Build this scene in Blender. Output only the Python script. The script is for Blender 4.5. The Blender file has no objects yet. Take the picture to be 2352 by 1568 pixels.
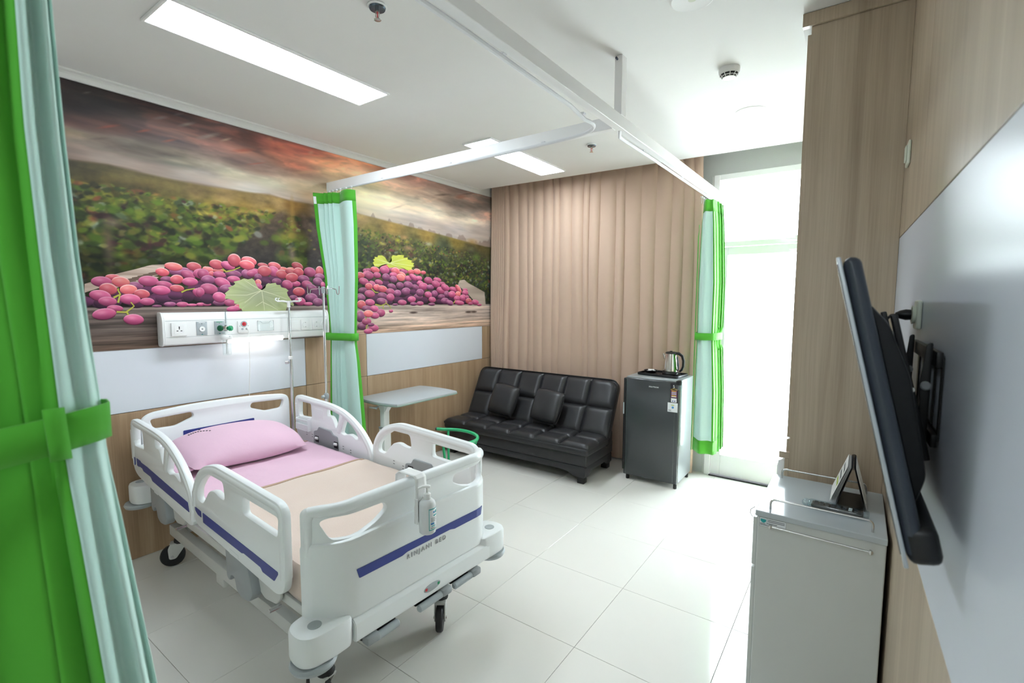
import bpy, bmesh, math, random
import numpy as np
from mathutils import Vector, Matrix
from mathutils.geometry import tessellate_polygon
from math import sin, cos, pi, radians, sqrt

scene = bpy.context.scene
COL = scene.collection
random.seed(7)

# ------------------------------------------------------------------ camera
YAW, PITCH, ROLL, FPX = -0.62263, -0.08565, 0.00306, 1110.593
_F = Vector((sin(YAW)*cos(PITCH), cos(YAW)*cos(PITCH), sin(PITCH)))
_R = Vector((cos(YAW), -sin(YAW), 0)); _U = _R.cross(_F)
_R, _U = cos(ROLL)*_R + sin(ROLL)*_U, -sin(ROLL)*_R + cos(ROLL)*_U
cam_data = bpy.data.cameras.new('camera')
cam_data.sensor_width = 36.0
cam_data.lens = 36.0*FPX/2352.0
cam_data.clip_start = 0.02
cam_data.dof.use_dof = True
cam_data.dof.focus_distance = 2.7
cam_data.dof.aperture_fstop = 3.2
cam = bpy.data.objects.new('camera', cam_data)
COL.objects.link(cam)
_M = Matrix((_R, _U, -_F)).transposed().to_4x4()
_M.translation = (3.7683, 0.0, 1.6984)
cam.matrix_world = _M
scene.camera = cam

# ------------------------------------------------------------------ world, exposure
world = bpy.data.worlds.new('daylight'); scene.world = world
world.use_nodes = True
wb = world.node_tree.nodes['Background']
wb.inputs[0].default_value = (0.88, 0.945, 1.0, 1)
wb.inputs[1].default_value = 21.8
scene.view_settings.view_transform = 'Standard'
scene.view_settings.look = 'None'
scene.view_settings.gamma = 1.0
scene.view_settings.use_curve_mapping = False
scene.view_settings.exposure = 0.08
LED_STRENGTH = 28.0

# ------------------------------------------------------------------ materials
def lin(c):
    return tuple((v/255/12.92 if v/255 <= .04045 else ((v/255+.055)/1.055)**2.4) for v in c[:3])

def mat(name, col, rough=.5, metal=0., spec=.5, var=0., vscale=6., bump=0., bscale=80., trans=0., ior=1.45,
        emit=0., coat=0., sheen=0., alpha=1.):
    m = bpy.data.materials.new(name); m.use_nodes = True
    nt = m.node_tree; b = nt.nodes['Principled BSDF']
    c = lin(col)
    b.inputs['Base Color'].default_value = (*c, 1)
    b.inputs['Roughness'].default_value = rough
    b.inputs['Metallic'].default_value = metal
    b.inputs['Specular IOR Level'].default_value = spec
    b.inputs['IOR'].default_value = ior
    b.inputs['Transmission Weight'].default_value = trans
    b.inputs['Coat Weight'].default_value = coat
    b.inputs['Coat Roughness'].default_value = .08
    b.inputs['Sheen Weight'].default_value = sheen
    b.inputs['Alpha'].default_value = alpha
    if emit:
        b.inputs['Emission Color'].default_value = (*c, 1); b.inputs['Emission Strength'].default_value = emit
    geo = nt.nodes.new('ShaderNodeNewGeometry')
    n = nt.nodes.new('ShaderNodeTexNoise'); n.inputs['Scale'].default_value = vscale; n.inputs['Detail'].default_value = 4
    nt.links.new(geo.outputs['Position'], n.inputs['Vector'])
    mx = nt.nodes.new('ShaderNodeMix'); mx.data_type = 'RGBA'
    v = max(var, .015)
    mx.inputs['A'].default_value = (*[x*(1-v) for x in c], 1); mx.inputs['B'].default_value = (*[min(x*(1+v), 1) for x in c], 1)
    nt.links.new(n.outputs['Fac'], mx.inputs['Factor']); nt.links.new(mx.outputs['Result'], b.inputs['Base Color'])
    if bump:
        n2 = nt.nodes.new('ShaderNodeTexNoise'); n2.inputs['Scale'].default_value = bscale; n2.inputs['Detail'].default_value = 3
        nt.links.new(geo.outputs['Position'], n2.inputs['Vector'])
        bp = nt.nodes.new('ShaderNodeBump'); bp.inputs['Strength'].default_value = bump; bp.inputs['Distance'].default_value = .004
        nt.links.new(n2.outputs['Fac'], bp.inputs['Height']); nt.links.new(bp.outputs['Normal'], b.inputs['Normal'])
    return m

def wood(name, a, b_, c_, rough=.42):
    """laminate with vertical oak grain: stretched noise in world space"""
    m = bpy.data.materials.new(name); m.use_nodes = True
    nt = m.node_tree; b = nt.nodes['Principled BSDF']; N = nt.nodes.new; L = nt.links.new
    geo = N('ShaderNodeNewGeometry')
    mp = N('ShaderNodeMapping'); mp.inputs['Scale'].default_value = (14, 14, .55); L(geo.outputs['Position'], mp.inputs['Vector'])
    n1 = N('ShaderNodeTexNoise'); n1.inputs['Scale'].default_value = 1.0; n1.inputs['Detail'].default_value = 5; n1.inputs['Distortion'].default_value = .5
    L(mp.outputs[0], n1.inputs['Vector'])
    mp2 = N('ShaderNodeMapping'); mp2.inputs['Scale'].default_value = (160, 160, 3.2); L(geo.outputs['Position'], mp2.inputs['Vector'])
    n2 = N('ShaderNodeTexNoise'); n2.inputs['Scale'].default_value = 1.0; n2.inputs['Detail'].default_value = 3
    L(mp2.outputs[0], n2.inputs['Vector'])
    r = N('ShaderNodeValToRGB'); e = r.color_ramp.elements
    e[0].position = .3; e[0].color = (*lin(a), 1); e[1].position = .72; e[1].color = (*lin(c_), 1)
    k = r.color_ramp.elements.new(.5); k.color = (*lin(b_), 1)
    ad = N('ShaderNodeMath'); ad.operation = 'MULTIPLY_ADD'; ad.inputs[1].default_value = .35; L(n2.outputs['Fac'], ad.inputs[0])
    ml = N('ShaderNodeMath'); ml.operation = 'MULTIPLY'; ml.inputs[1].default_value = .68; L(n1.outputs['Fac'], ml.inputs[0])
    L(ml.outputs[0], ad.inputs[2]); L(ad.outputs[0], r.inputs[0]); L(r.outputs[0], b.inputs['Base Color'])
    b.inputs['Roughness'].default_value = rough; b.inputs['Specular IOR Level'].default_value = .4
    bp = N('ShaderNodeBump'); bp.inputs['Strength'].default_value = .05; bp.inputs['Distance'].default_value = .002
    L(n2.outputs['Fac'], bp.inputs['Height']); L(bp.outputs[0], b.inputs['Normal'])
    return m

def vcol(name, rough=.45, spec=.3):
    m = bpy.data.materials.new(name); m.use_nodes = True
    nt = m.node_tree; b = nt.nodes['Principled BSDF']
    a = nt.nodes.new('ShaderNodeVertexColor'); a.layer_name = 'print'
    nt.links.new(a.outputs['Color'], b.inputs['Base Color'])
    b.inputs['Roughness'].default_value = rough; b.inputs['Specular IOR Level'].default_value = spec
    return m

def glass_mat(name, col=(240, 248, 250), rough=.0, mix=.88):
    """thin pane: mostly see-through with a gloss coat (no refraction, so daylight passes)"""
    m = bpy.data.materials.new(name); m.use_nodes = True
    nt = m.node_tree; nt.nodes.remove(nt.nodes['Principled BSDF'])
    out = nt.nodes['Material Output']
    t = nt.nodes.new('ShaderNodeBsdfTransparent'); t.inputs[0].default_value = (*lin(col), 1)
    g = nt.nodes.new('ShaderNodeBsdfGlossy'); g.inputs['Roughness'].default_value = rough
    mx = nt.nodes.new('ShaderNodeMixShader'); mx.inputs[0].default_value = 1-mix
    nt.links.new(t.outputs[0], mx.inputs[1]); nt.links.new(g.outputs[0], mx.inputs[2]); nt.links.new(mx.outputs[0], out.inputs[0])
    return m

M = {}
M['ceiling'] = mat('ceiling_paint', (238, 238, 235), .9, spec=.2)
M['white_wall'] = mat('white_wall_paint', (232, 231, 226), .85, spec=.2)
M['wallpaper'] = mat('grey_wallpaper', (196, 198, 195), .85, spec=.2, var=.06, vscale=220, bump=.2, bscale=300)
M['tile'] = mat('porcelain_tile', (226, 224, 217), .09, spec=.5, var=.02, vscale=3)
M['grout'] = mat('tile_grout', (178, 174, 166), .8)
M['wood'] = wood('oak_laminate', (150, 122, 94), (172, 144, 114), (190, 164, 134))
M['wood_grey'] = wood('grey_oak_laminate', (158, 141, 120), (176, 159, 137), (192, 176, 154), .38)
M['joint'] = mat('panel_joint', (104, 80, 66), .6)
M['panel'] = mat('white_gloss_panel', (220, 224, 231), .24, spec=.5)
M['panel_r'] = mat('pale_blue_gloss_panel', (214, 220, 230), .32, spec=.5)
M['crown'] = mat('crown_moulding_paint', (230, 230, 226), .6)
M['plastic'] = mat('bed_white_plastic', (242, 246, 246), .3, spec=.5)
M['steelpaint'] = mat('bed_painted_steel', (208, 209, 205), .35, spec=.5)
M['blue'] = mat('bed_blue_stripe', (52, 66, 142), .35)
M['grey_plastic'] = mat('grey_plastic', (154, 159, 161), .4)
M['light_grey'] = mat('light_grey_plastic', (172, 180, 183), .35)
M['dark_rubber'] = mat('black_rubber', (28, 29, 32), .5)
M['black'] = mat('black_plastic', (16, 17, 19), .38)
M['chrome'] = mat('polished_chrome', (215, 215, 218), .14, metal=1)
M['steel'] = mat('brushed_stainless_steel', (205, 200, 192), .2, metal=1, var=.05, vscale=40)
M['pink'] = mat('pink_cotton', (228, 190, 209), .85, spec=.15, sheen=.25, bump=.25, bscale=26, var=.03, vscale=9)
M['beige'] = mat('beige_fleece', (222, 202, 188), .95, spec=.05, sheen=.4, bump=.35, bscale=260, var=.03)
M['beige_edge'] = mat('brown_blanket_binding', (186, 158, 136), .9)
M['leather'] = mat('black_leather', (46, 46, 48), .36, spec=.5, bump=.12, bscale=240, var=.15, vscale=10)
M['thread'] = mat('black_piping', (14, 14, 15), .4)
M['mint'] = mat('mint_curtain_fabric', (196, 228, 218), .8, spec=.15, sheen=.2, bump=.12, bscale=30)
M['green'] = mat('green_curtain_fabric', (82, 170, 52), .75, spec=.15, sheen=.2, bump=.12, bscale=30)
M['brown'] = mat('brown_blackout_fabric', (194, 167, 147), .75, spec=.2, sheen=.25, var=.03, vscale=14, bump=.1, bscale=400)
M['alu'] = mat('white_powder_coated_aluminium', (247, 247, 246), .35)
M['clip'] = mat('white_nylon', (236, 238, 240), .4)
M['fridge_door'] = mat('black_glossy_fridge_door', (58, 62, 64), .16, spec=.5, coat=.3, var=.05, vscale=2)
M['fridge_side'] = mat('silver_fridge_cabinet', (176, 183, 186), .28, metal=.5)
M['wrap'] = glass_mat('clear_packing_film', mix=.86, rough=.15)
M['clear'] = glass_mat('clear_acrylic', (252, 254, 254), mix=.965, rough=.1)
M['pane'] = glass_mat('window_glass', (250, 253, 253), mix=.94)
M['white'] = mat('white_plastic', (240, 241, 239), .35)
M['ivory'] = mat('ivory_plastic', (226, 232, 216), .3)
M['led'] = mat('led_diffuser', (234, 246, 255), .6, emit=LED_STRENGTH)
M['led_entry'] = mat('entry_led_diffuser', (234, 246, 255), .6, emit=20)
M['headlight'] = mat('bed_head_light_diffuser', (255, 253, 248), .6, emit=9)
M['table'] = mat('grey_table_top', (176, 182, 184), .38)
M['table_edge'] = mat('grey_green_edge_band', (148, 166, 154), .4)
M['stool'] = mat('green_enamelled_steel', (46, 170, 112), .25, spec=.5)
M['vinyl'] = mat('green_vinyl', (40, 140, 92), .4)
M['cabinet'] = mat('pale_grey_cabinet', (206, 209, 205), .35)
M['cab_top'] = mat('grey_gloss_worktop', (186, 194, 197), .14)
M['bottle'] = mat('translucent_bottle', (243, 246, 246), .3, trans=.25)
M['teal'] = mat('teal_print', (40, 168, 168), .4)
M['label'] = mat('label_paper', (236, 240, 241), .5)
M['ink'] = mat('grey_print', (120, 126, 128), .5)
M['blue_ink'] = mat('blue_print', (70, 140, 200), .5)
M['black_ink'] = mat('black_print', (22, 18, 26), .5)
M['red'] = mat('red_plastic', (196, 36, 48), .35)
M['yellow'] = mat('yellow_print', (240, 200, 60), .5)
M['plum'] = mat('plum_print', (110, 40, 86), .5)
M['lime'] = mat('lime_print', (176, 196, 60), .5)
M['o2green'] = mat('oxygen_green_plastic', (24, 150, 98), .35)
M['darkgreen'] = mat('dark_green_plastic', (20, 96, 62), .4)
M['tv_back'] = mat('tv_grey_back_shell', (54, 60, 69), .4)
M['screen'] = mat('tv_screen', (8, 9, 11), .08, spec=.5)
M['bezel'] = mat('silver_bezel', (190, 196, 202), .25, metal=.5)
M['dark_steel'] = mat('sprinkler_dark_steel', (88, 98, 110), .25, metal=.9)
M['concrete'] = mat('balcony_floor', (210, 208, 202), .8)
M['brass'] = mat('satin_nickel', (206, 206, 203), .25, metal=1)
M['grey_text'] = mat('grey_lettering', (164, 166, 168), .4)
M['paper'] = mat('white_paper', (238, 238, 234), .6)
M['mural'] = vcol('mural_print')

# ------------------------------------------------------------------ helpers
def tag(o, label=None, cat=None, group=None, kind=None):
    if label: o['label'] = label
    if cat: o['category'] = cat
    if group: o['group'] = group
    if kind: o['kind'] = kind
    return o

def thing(name, label, cat, loc=(0, 0, 0), rotz=0., group=None):
    o = bpy.data.objects.new(name, None); COL.objects.link(o)
    o.location = loc; o.rotation_euler = (0, 0, rotz); o.empty_display_size = .1
    return tag(o, label, cat, group)

def B(): return bmesh.new()

def obj(name, bm, m, parent=None, smooth=38, label=None):
    me = bpy.data.meshes.new(name)
    bmesh.ops.recalc_face_normals(bm, faces=bm.faces)
    bm.to_mesh(me); bm.free()
    me.materials.append(M[m] if isinstance(m, str) else m)
    if smooth:
        for p in me.polygons: p.use_smooth = True
        me.set_sharp_from_angle(angle=radians(smooth))
    o = bpy.data.objects.new(name, me); COL.objects.link(o)
    if parent: o.parent = parent
    if label: o['label'] = label
    return o

def copy_obj(o, parent, loc=None, rot=None):
    c = o.copy(); COL.objects.link(c); c.parent = parent
    if loc is not None: c.location = loc
    if rot is not None: c.rotation_euler = rot
    return c

def box(bm, lo, hi, bev=0., seg=2, mtx=None):
    x0, y0, z0 = lo; x1, y1, z1 = hi
    vs = [bm.verts.new(p) for p in ((x0,y0,z0),(x1,y0,z0),(x1,y1,z0),(x0,y1,z0),(x0,y0,z1),(x1,y0,z1),(x1,y1,z1),(x0,y1,z1))]
    fs = [bm.faces.new([vs[i] for i in f]) for f in ((3,2,1,0),(4,5,6,7),(0,1,5,4),(1,2,6,5),(2,3,7,6),(3,0,4,7))]
    if bev:
        es = list({e for f in fs for e in f.edges})
        r = bmesh.ops.bevel(bm, geom=es, offset=bev, segments=seg, profile=.5, affect='EDGES', clamp_overlap=True)
        vs = list({v for f in r['faces'] for v in f.verts} | {v for v in vs if v.is_valid})
        # collect every vert of the block
        seen = set(vs); st = list(vs)
        while st:
            v = st.pop()
            for e in v.link_edges:
                w = e.other_vert(v)
                if w not in seen: seen.add(w); st.append(w)
        vs = list(seen)
    if mtx is not None:
        for v in vs: v.co = mtx @ v.co
    return bm

def cbox(bm, c, s, bev=0., seg=2, mtx=None):
    return box(bm, [c[i]-s[i]/2 for i in range(3)], [c[i]+s[i]/2 for i in range(3)], bev, seg, mtx)

def tube(bm, pts, r, seg=10, closed=False, caps=True, flat=1.):
    pts = [Vector(p) for p in pts]; n = len(pts)
    rs = r if isinstance(r, (list, tuple)) else [r]*n
    up = None; rings = []
    for i, p in enumerate(pts):
        a = pts[(i-1) % n] if (i > 0 or closed) else p
        b = pts[(i+1) % n] if (i < n-1 or closed) else p
        t = (b-a).normalized()
        if up is None:
            up = Vector((0,0,1)) if abs(t.z) < .9 else Vector((1,0,0))
        u = (up - t*up.dot(t)).normalized(); w = t.cross(u); up = u
        rings.append([bm.verts.new(p + rs[i]*(cos(2*pi*k/seg)*u*flat + sin(2*pi*k/seg)*w)) for k in range(seg)])
    m = n if closed else n-1
    for i in range(m):
        a, b = rings[i], rings[(i+1) % n]
        for k in range(seg):
            bm.faces.new((a[k], a[(k+1) % seg], b[(k+1) % seg], b[k]))
    if caps and not closed:
        bm.faces.new(rings[0][::-1]); bm.faces.new(rings[-1])
    return bm

def arc(p0, c, p1, n=8):
    """quadratic curve through corner control point"""
    p0, c, p1 = Vector(p0), Vector(c), Vector(p1)
    return [(1-t)**2*p0 + 2*t*(1-t)*c + t*t*p1 for t in [i/n for i in range(n+1)]]

def lathe(bm, prof, o=(0,0,0), seg=24, mtx=None):
    rings = []
    for r, z in prof:
        if r < 1e-6: rings.append([bm.verts.new((o[0], o[1], o[2]+z))])
        else: rings.append([bm.verts.new((o[0]+r*cos(2*pi*k/seg), o[1]+r*sin(2*pi*k/seg), o[2]+z)) for k in range(seg)])
    allv = [v for r in rings for v in r]
    for a, b in zip(rings, rings[1:]):
        for k in range(seg):
            k2 = (k+1) % seg
            if len(a) == 1 and len(b) == 1: continue
            if len(a) == 1: bm.faces.new((a[0], b[k], b[k2]))
            elif len(b) == 1: bm.faces.new((a[k], a[k2], b[0]))
            else: bm.faces.new((a[k], a[k2], b[k2], b[k]))
    for r, flip in ((rings[0], True), (rings[-1], False)):
        if len(r) > 1: bm.faces.new(r[::-1] if flip else r)
    if mtx is not None:
        for v in allv: v.co = mtx @ v.co
    return bm

def axis_mtx(p, d):
    """matrix that puts local z along d at p"""
    d = Vector(d).normalized()
    q = Vector((0,0,1)).rotation_difference(d)
    return Matrix.Translation(Vector(p)) @ q.to_matrix().to_4x4()

def cyl(bm, p0, p1, r, seg=16, bev=0.):
    p0, p1 = Vector(p0), Vector(p1); h = (p1-p0).length
    b = min(bev, r*.9, h/2)
    prof = [(r, 0), (r, h)] if not b else [(r-b, 0), (r, b), (r, h-b), (r-b, h)]
    return lathe(bm, prof, seg=seg, mtx=axis_mtx(p0, p1-p0))

def fillet(pts, r, n=4):
    out = []; N = len(pts)
    for i in range(N):
        p0, p, p1 = Vector(pts[i-1]), Vector(pts[i]), Vector(pts[(i+1) % N])
        a, b = (p0-p), (p1-p)
        k = r[i] if isinstance(r, (list, tuple)) else r
        da, db = min(k, a.length*.48), min(k, b.length*.48)
        q0, q1 = p+a.normalized()*da, p+b.normalized()*db
        for j in range(n+1):
            t = j/n; out.append((1-t)**2*q0 + 2*t*(1-t)*p + t*t*q1)
    return out

def offset_loop(loop, d):
    n = len(loop); out = []
    for i in range(n):
        p0, p, p1 = loop[i-1], loop[i], loop[(i+1) % n]
        a, b = (p-p0), (p1-p)
        if a.length < 1e-9: a = b
        if b.length < 1e-9: b = a
        a, b = a.normalized(), b.normalized()
        na, nb = Vector((-a.y, a.x)), Vector((-b.y, b.x))
        m = (na+nb); m = m.normalized() if m.length > 1e-6 else na
        c = max(m.dot(na), .5)
        out.append(p + m*d/c)
    return out

def area(l): return sum(l[i-1].x*l[i].y - l[i].x*l[i-1].y for i in range(len(l)))/2

def plate(bm, outline, holes, t, bev, fn, cuts=()):
    """extruded board with holes and rounded rims; fn maps (u, v, w) -> xyz"""
    tb = bmesh.new()
    loops = []
    for i, l in enumerate([outline]+list(holes)):
        l = [Vector((p[0], p[1])) for p in l]
        q = [l[0]]
        for p in l[1:]:
            if (p-q[-1]).length > 1e-5: q.append(p)
        if (q[0]-q[-1]).length < 1e-5: q.pop()
        if (area(q) > 0) != (i == 0): q = q[::-1]
        loops.append(q)
    prof = [(bev, -t/2), (bev*.3, -t/2+bev*.3), (0, -t/2+bev), (0, t/2-bev), (bev*.3, t/2-bev*.3), (bev, t/2)] if bev else [(0, -t/2), (0, t/2)]
    caps0, caps1 = [], []
    for l in loops:
        rings = []
        for d, w in prof:
            o = offset_loop(l, d) if d else l
            rings.append([tb.verts.new((p.x, p.y, w)) for p in o])
        for a, b in zip(rings, rings[1:]):
            for k in range(len(a)):
                tb.faces.new((a[k-1], a[k], b[k], b[k-1]))
        caps0.append(rings[0]); caps1.append(rings[-1])
    for caps in (caps0, caps1):
        flat = [v for r in caps for v in r]
        tris = tessellate_polygon([[v.co.to_2d().to_3d() for v in r] for r in caps])
        for tr in tris:
            try: tb.faces.new([flat[i] for i in tr])
            except ValueError: pass
    for co, no in cuts:
        bmesh.ops.bisect_plane(tb, geom=tb.verts[:]+tb.edges[:]+tb.faces[:], plane_co=co, plane_no=no)
    for v in tb.verts: v.co = Vector(fn(*v.co))
    me = bpy.data.meshes.new('tmp'); tb.to_mesh(me); tb.free(); bm.from_mesh(me); bpy.data.meshes.remove(me)
    return bm

def grid(bm, f, us, vs):
    g = [[bm.verts.new(f(u, v)) for u in us] for v in vs]
    for j in range(len(vs)-1):
        for i in range(len(us)-1):
            bm.faces.new((g[j][i], g[j][i+1], g[j+1][i+1], g[j+1][i]))
    return bm

def lins(a, b, n): return [a+(b-a)*i/n for i in range(n+1)]

def interp(x, xs, ys): return float(np.interp(x, xs, ys))

def pillow_grid(bm, w, h, t, fn, n=14, p=.55, pinch=.04, ex=4):
    """stuffed cushion: two inflated sheets closed at the rim"""
    top, bot = {}, {}
    for j in range(n+1):
        for i in range(n+1):
            a, b = 2*i/n-1, 2*j/n-1
            e = max((1-abs(a)**ex)*(1-abs(b)**ex), 0)**p
            x = a*w/2*(1-pinch*(b*b)*abs(a)); y = b*h/2*(1-pinch*(a*a)*abs(b))
            rim = i in (0, n) or j in (0, n)
            v = bm.verts.new(fn(x, y, t/2*e)); top[i, j] = v
            bot[i, j] = v if rim else bm.verts.new(fn(x, y, -t/2*e))
    for j in range(n):
        for i in range(n):
            bm.faces.new((top[i,j], top[i+1,j], top[i+1,j+1], top[i,j+1]))
            bm.faces.new((bot[i,j+1], bot[i+1,j+1], bot[i+1,j], bot[i,j]))
    return bm

def solid(o, t, off=0.):
    m = o.modifiers.new('thickness', 'SOLIDIFY'); m.thickness = t; m.offset = off
    return o

def text(name, body, size, m, parent, mtx, depth=.0006, space=1., align='LEFT', bold=0.):
    cu = bpy.data.curves.new(name, 'FONT'); cu.body = body; cu.size = size; cu.extrude = depth; cu.space_character = space; cu.align_x = align; cu.offset = bold
    o = bpy.data.objects.new(name+'_tmp', cu); COL.objects.link(o)
    dg = bpy.context.evaluated_depsgraph_get(); me = bpy.data.meshes.new_from_object(o.evaluated_get(dg))
    bpy.data.objects.remove(o); bpy.data.curves.remove(cu)
    me.transform(mtx); me.materials.clear(); me.materials.append(M[m]); me.name = name
    ob = bpy.data.objects.new(name, me); COL.objects.link(ob); ob.parent = parent; ob['kind'] = 'stuff'
    return ob
# ================================================================== THE SETTING
ZC = 3.0              # ceiling height
YW = 4.90               # window wall
YB = -1.9               # wall behind the photographer
CEIL_A, CEIL_B = (-.15, 4.54), (4.2, 4.745)   # front edge of the curtain pocket
WR = Vector((3.8897, 2.670)); WA = 0.0261       # right wall runs slightly askew
def xr(y): return 3.8897 + (2.670-y)*math.tan(WA)

# floor slab with porcelain tiles, each its own piece
bm = B(); box(bm, (-.2, YB-.1, -.12), (4.4, YW+.12, -.011))
floor = tag(obj('floor', bm, 'grout', smooth=0), kind='structure')
TX, TY, T = 2.114, 2.0, .6
tile_mesh = None
for i in range(-4, 4):
    for j in range(-7, 5):
        x0, y0 = TX+i*T, TY+j*T
        a = [max(x0, -.02)+.0008, max(y0, YB-.02)+.0008]; b = [min(x0+T, 4.05)-.0008, min(y0+T, YW+.0)-.0008]
        if b[0]-a[0] < .02 or b[1]-a[1] < .02: continue
        full = abs(b[0]-a[0]-T+.0016) < 1e-6 and abs(b[1]-a[1]-T+.0016) < 1e-6
        if full and tile_mesh:
            o = bpy.data.objects.new('tile', tile_mesh); COL.objects.link(o); o.parent = floor; o.location = (a[0], a[1], 0)
        else:
            bm = B(); box(bm, (0, 0, -.011), (b[0]-a[0], b[1]-a[1], 0), .0012, 1)
            o = obj('tile', bm, 'tile', floor, smooth=0); o.location = (a[0], a[1], 0)
            if full: tile_mesh = o.data

# ceiling with a recessed curtain pocket along the window
bm = B()
v = [bm.verts.new(p) for z in (ZC, ZC+.22) for p in ((-.15, YB-.1, z), (4.2, YB-.1, z), (CEIL_B[0], CEIL_B[1], z), (CEIL_A[0], CEIL_A[1], z))]
for f in ((0,1,2,3), (7,6,5,4), (0,4,5,1), (1,5,6,2), (2,6,7,3), (3,7,4,0)): bm.faces.new([v[k] for k in f])
ceiling = tag(obj('ceiling', bm, 'ceiling', smooth=0), kind='structure')
bm = B(); box(bm, (-.15, 4.3, ZC+.221), (4.2, YW+.12, ZC+.30))
obj('curtain_pocket_top', bm, 'ceiling', ceiling, smooth=0)

# left wall: core, then laminate boards with recessed joints
bm = B(); box(bm, (-.16, YB-.1, 0), (-.018, YW+.12, ZC+.22))
wall_left = tag(obj('wall_left', bm, 'joint', smooth=0), kind='structure')
def board(parent, y0, y1, z0, z1, m, name='panel', t=.018):
    bm = B(); g = .0018
    box(bm, (-t, y0+g, z0+g), (0, y1-g, z1-g), .0012, 1)
    return obj(name, bm, m, parent, smooth=0)
ys = [YB, -1.55, -.33, .89-.0, 2.27, 2.893, 4.3, 4.74, YW]
for a, b in ((YB, -.6), (-.6, .835), (.835, 2.27), (2.27, 2.893), (2.893, 4.735), (4.735, YW)): board(wall_left, a, b, .0, .974, 'wood')
for a, b, m in ((YB, -.6, 'panel'), (-.6, .60, 'wood'), (.60, 2.27, 'panel'), (2.27, 2.893, 'wood'), (2.893, 4.617, 'panel'), (4.617, YW, 'wood')):
    board(wall_left, a, b, .974, 1.376, m)
bm = B(); box(bm, (-.018, YB, 1.376), (-.002, YW, ZC+.2))
obj('upper_wall_board', bm, 'white_wall', wall_left, smooth=0)

# crown moulding above the mural
bm = B()
prof = [(0, 0), (.016, 0), (.020, .008), (.022, .024), (.032, .033), (.048, .038), (.05, .048), (0, .048)]
us = [Vector((0, YB)), Vector((0, 4.545))]
r = [[bm.verts.new((.004+p[0], y, ZC-.048+p[1])) for p in prof] for y in (YB, 4.545)]
for k in range(len(prof)):
    bm.faces.new((r[0][k-1], r[0][k], r[1][k], r[1][k-1]))
bm.faces.new(r[0]); bm.faces.new(r[1][::-1])
tag(obj('trim_1', bm, 'crown', smooth=0), kind='structure')

# window wall around the balcony door
bm = B()
box(bm, (-.15, YW, 0), (2.60, YW+.12, ZC+.22)); box(bm, (2.60, YW, 2.86), (3.62, YW+.12, ZC+.22)); box(bm, (3.62, YW, 0), (4.2, YW+.12, ZC+.22))
wall_back = tag(obj('wall_back', bm, 'white_wall', smooth=0), kind='structure')
bm = B(); box(bm, (2.36, YW-.004, 2.86), (4.0, YW, ZC+.2)); box(bm, (2.36, YW-.004, .0), (2.575, YW, 2.86))
obj('wallpaper', bm, 'wallpaper', wall_back, smooth=0)

# wall behind the photographer
bm = B(); box(bm, (-.15, YB-.12, 0), (4.3, YB, ZC+.22))
tag(obj('wall_front', bm, 'white_wall', smooth=0), kind='structure')

# balcony door: frame, transom pane, door leaf with glass and kick rail
DL, DR, DT, TRZ = 2.60, 3.62, 2.86, 2.20
door = bpy.data.objects.new('door_1', None); COL.objects.link(door); door.location = (0, 0, 0); tag(door, kind='structure')
bm = B()
box(bm, (DL, YW-.035, 0), (DL+.052, YW+.07, DT), .003, 1); box(bm, (DR-.052, YW-.035, 0), (DR, YW+.07, DT), .003, 1)
box(bm, (DL+.052, YW-.035, DT-.05), (DR-.052, YW+.07, DT), .003, 1)
obj('door_frame', bm, 'alu', door, smooth=0)
bm = B(); box(bm, (DL+.052, YW-.03, TRZ), (DR-.052, YW+.06, TRZ+.045), .003, 1); obj('transom_bar', bm, 'alu', door, smooth=0)
bm = B(); box(bm, (DL+.052, YW+.015, TRZ+.045), (DR-.052, YW+.021, DT-.05)); obj('transom_pane', bm, 'pane', door, smooth=0)
leaf_lo, leaf_hi = (DL+.056, YW-.02, .018), (DR-.056, YW+.028, TRZ-.005)
bm = B()
x0, x1, z0, z1 = leaf_lo[0], leaf_hi[0], leaf_lo[2], leaf_hi[2]
box(bm, (x0, YW-.02, z0), (x0+.085, YW+.028, z1), .003, 1); box(bm, (x1-.085, YW-.02, z0), (x1, YW+.028, z1), .003, 1)
box(bm, (x0+.085, YW-.02, z1-.075), (x1-.085, YW+.028, z1), .003, 1); box(bm, (x0+.085, YW-.02, z0), (x1-.085, YW+.028, z0+.20), .003, 1)
leaf = obj('door_leaf', bm, 'alu', door, smooth=0)
bm = B(); box(bm, (x0+.085, YW+.001, z0+.20), (x1-.085, YW+.007, z1-.075)); obj('door_pane', bm, 'pane', leaf, smooth=0)
bm = B(); cbox(bm, (3.34, YW-.05, 2.165), (.19, .05, .05), .006); obj('door_closer', bm, 'white', leaf, smooth=0)
bm = B(); tube(bm, [(3.39, YW-.05, 2.195), (3.20, YW-.11, 2.225), (3.33, YW-.045, 2.235)], .006, 6); obj('closer_arm', bm, 'white', leaf)
bm = B(); cyl(bm, (3.30, YW-.055, 2.235), (3.30, YW-.055, 2.26), .02); obj('closer_cap', bm, 'white', leaf)
bm = B(); box(bm, (DL+.05, YW-.05, 0.0005), (3.56, YW+.09, .012)); obj('threshold', bm, 'black', door, smooth=0)

# balcony beyond the door
bm = B(); box(bm, (-1.0, YW+.12, -.14), (6.0, YW+2.4, -.02))
tag(obj('floor_balcony', bm, 'concrete', smooth=0), kind='structure')

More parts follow.
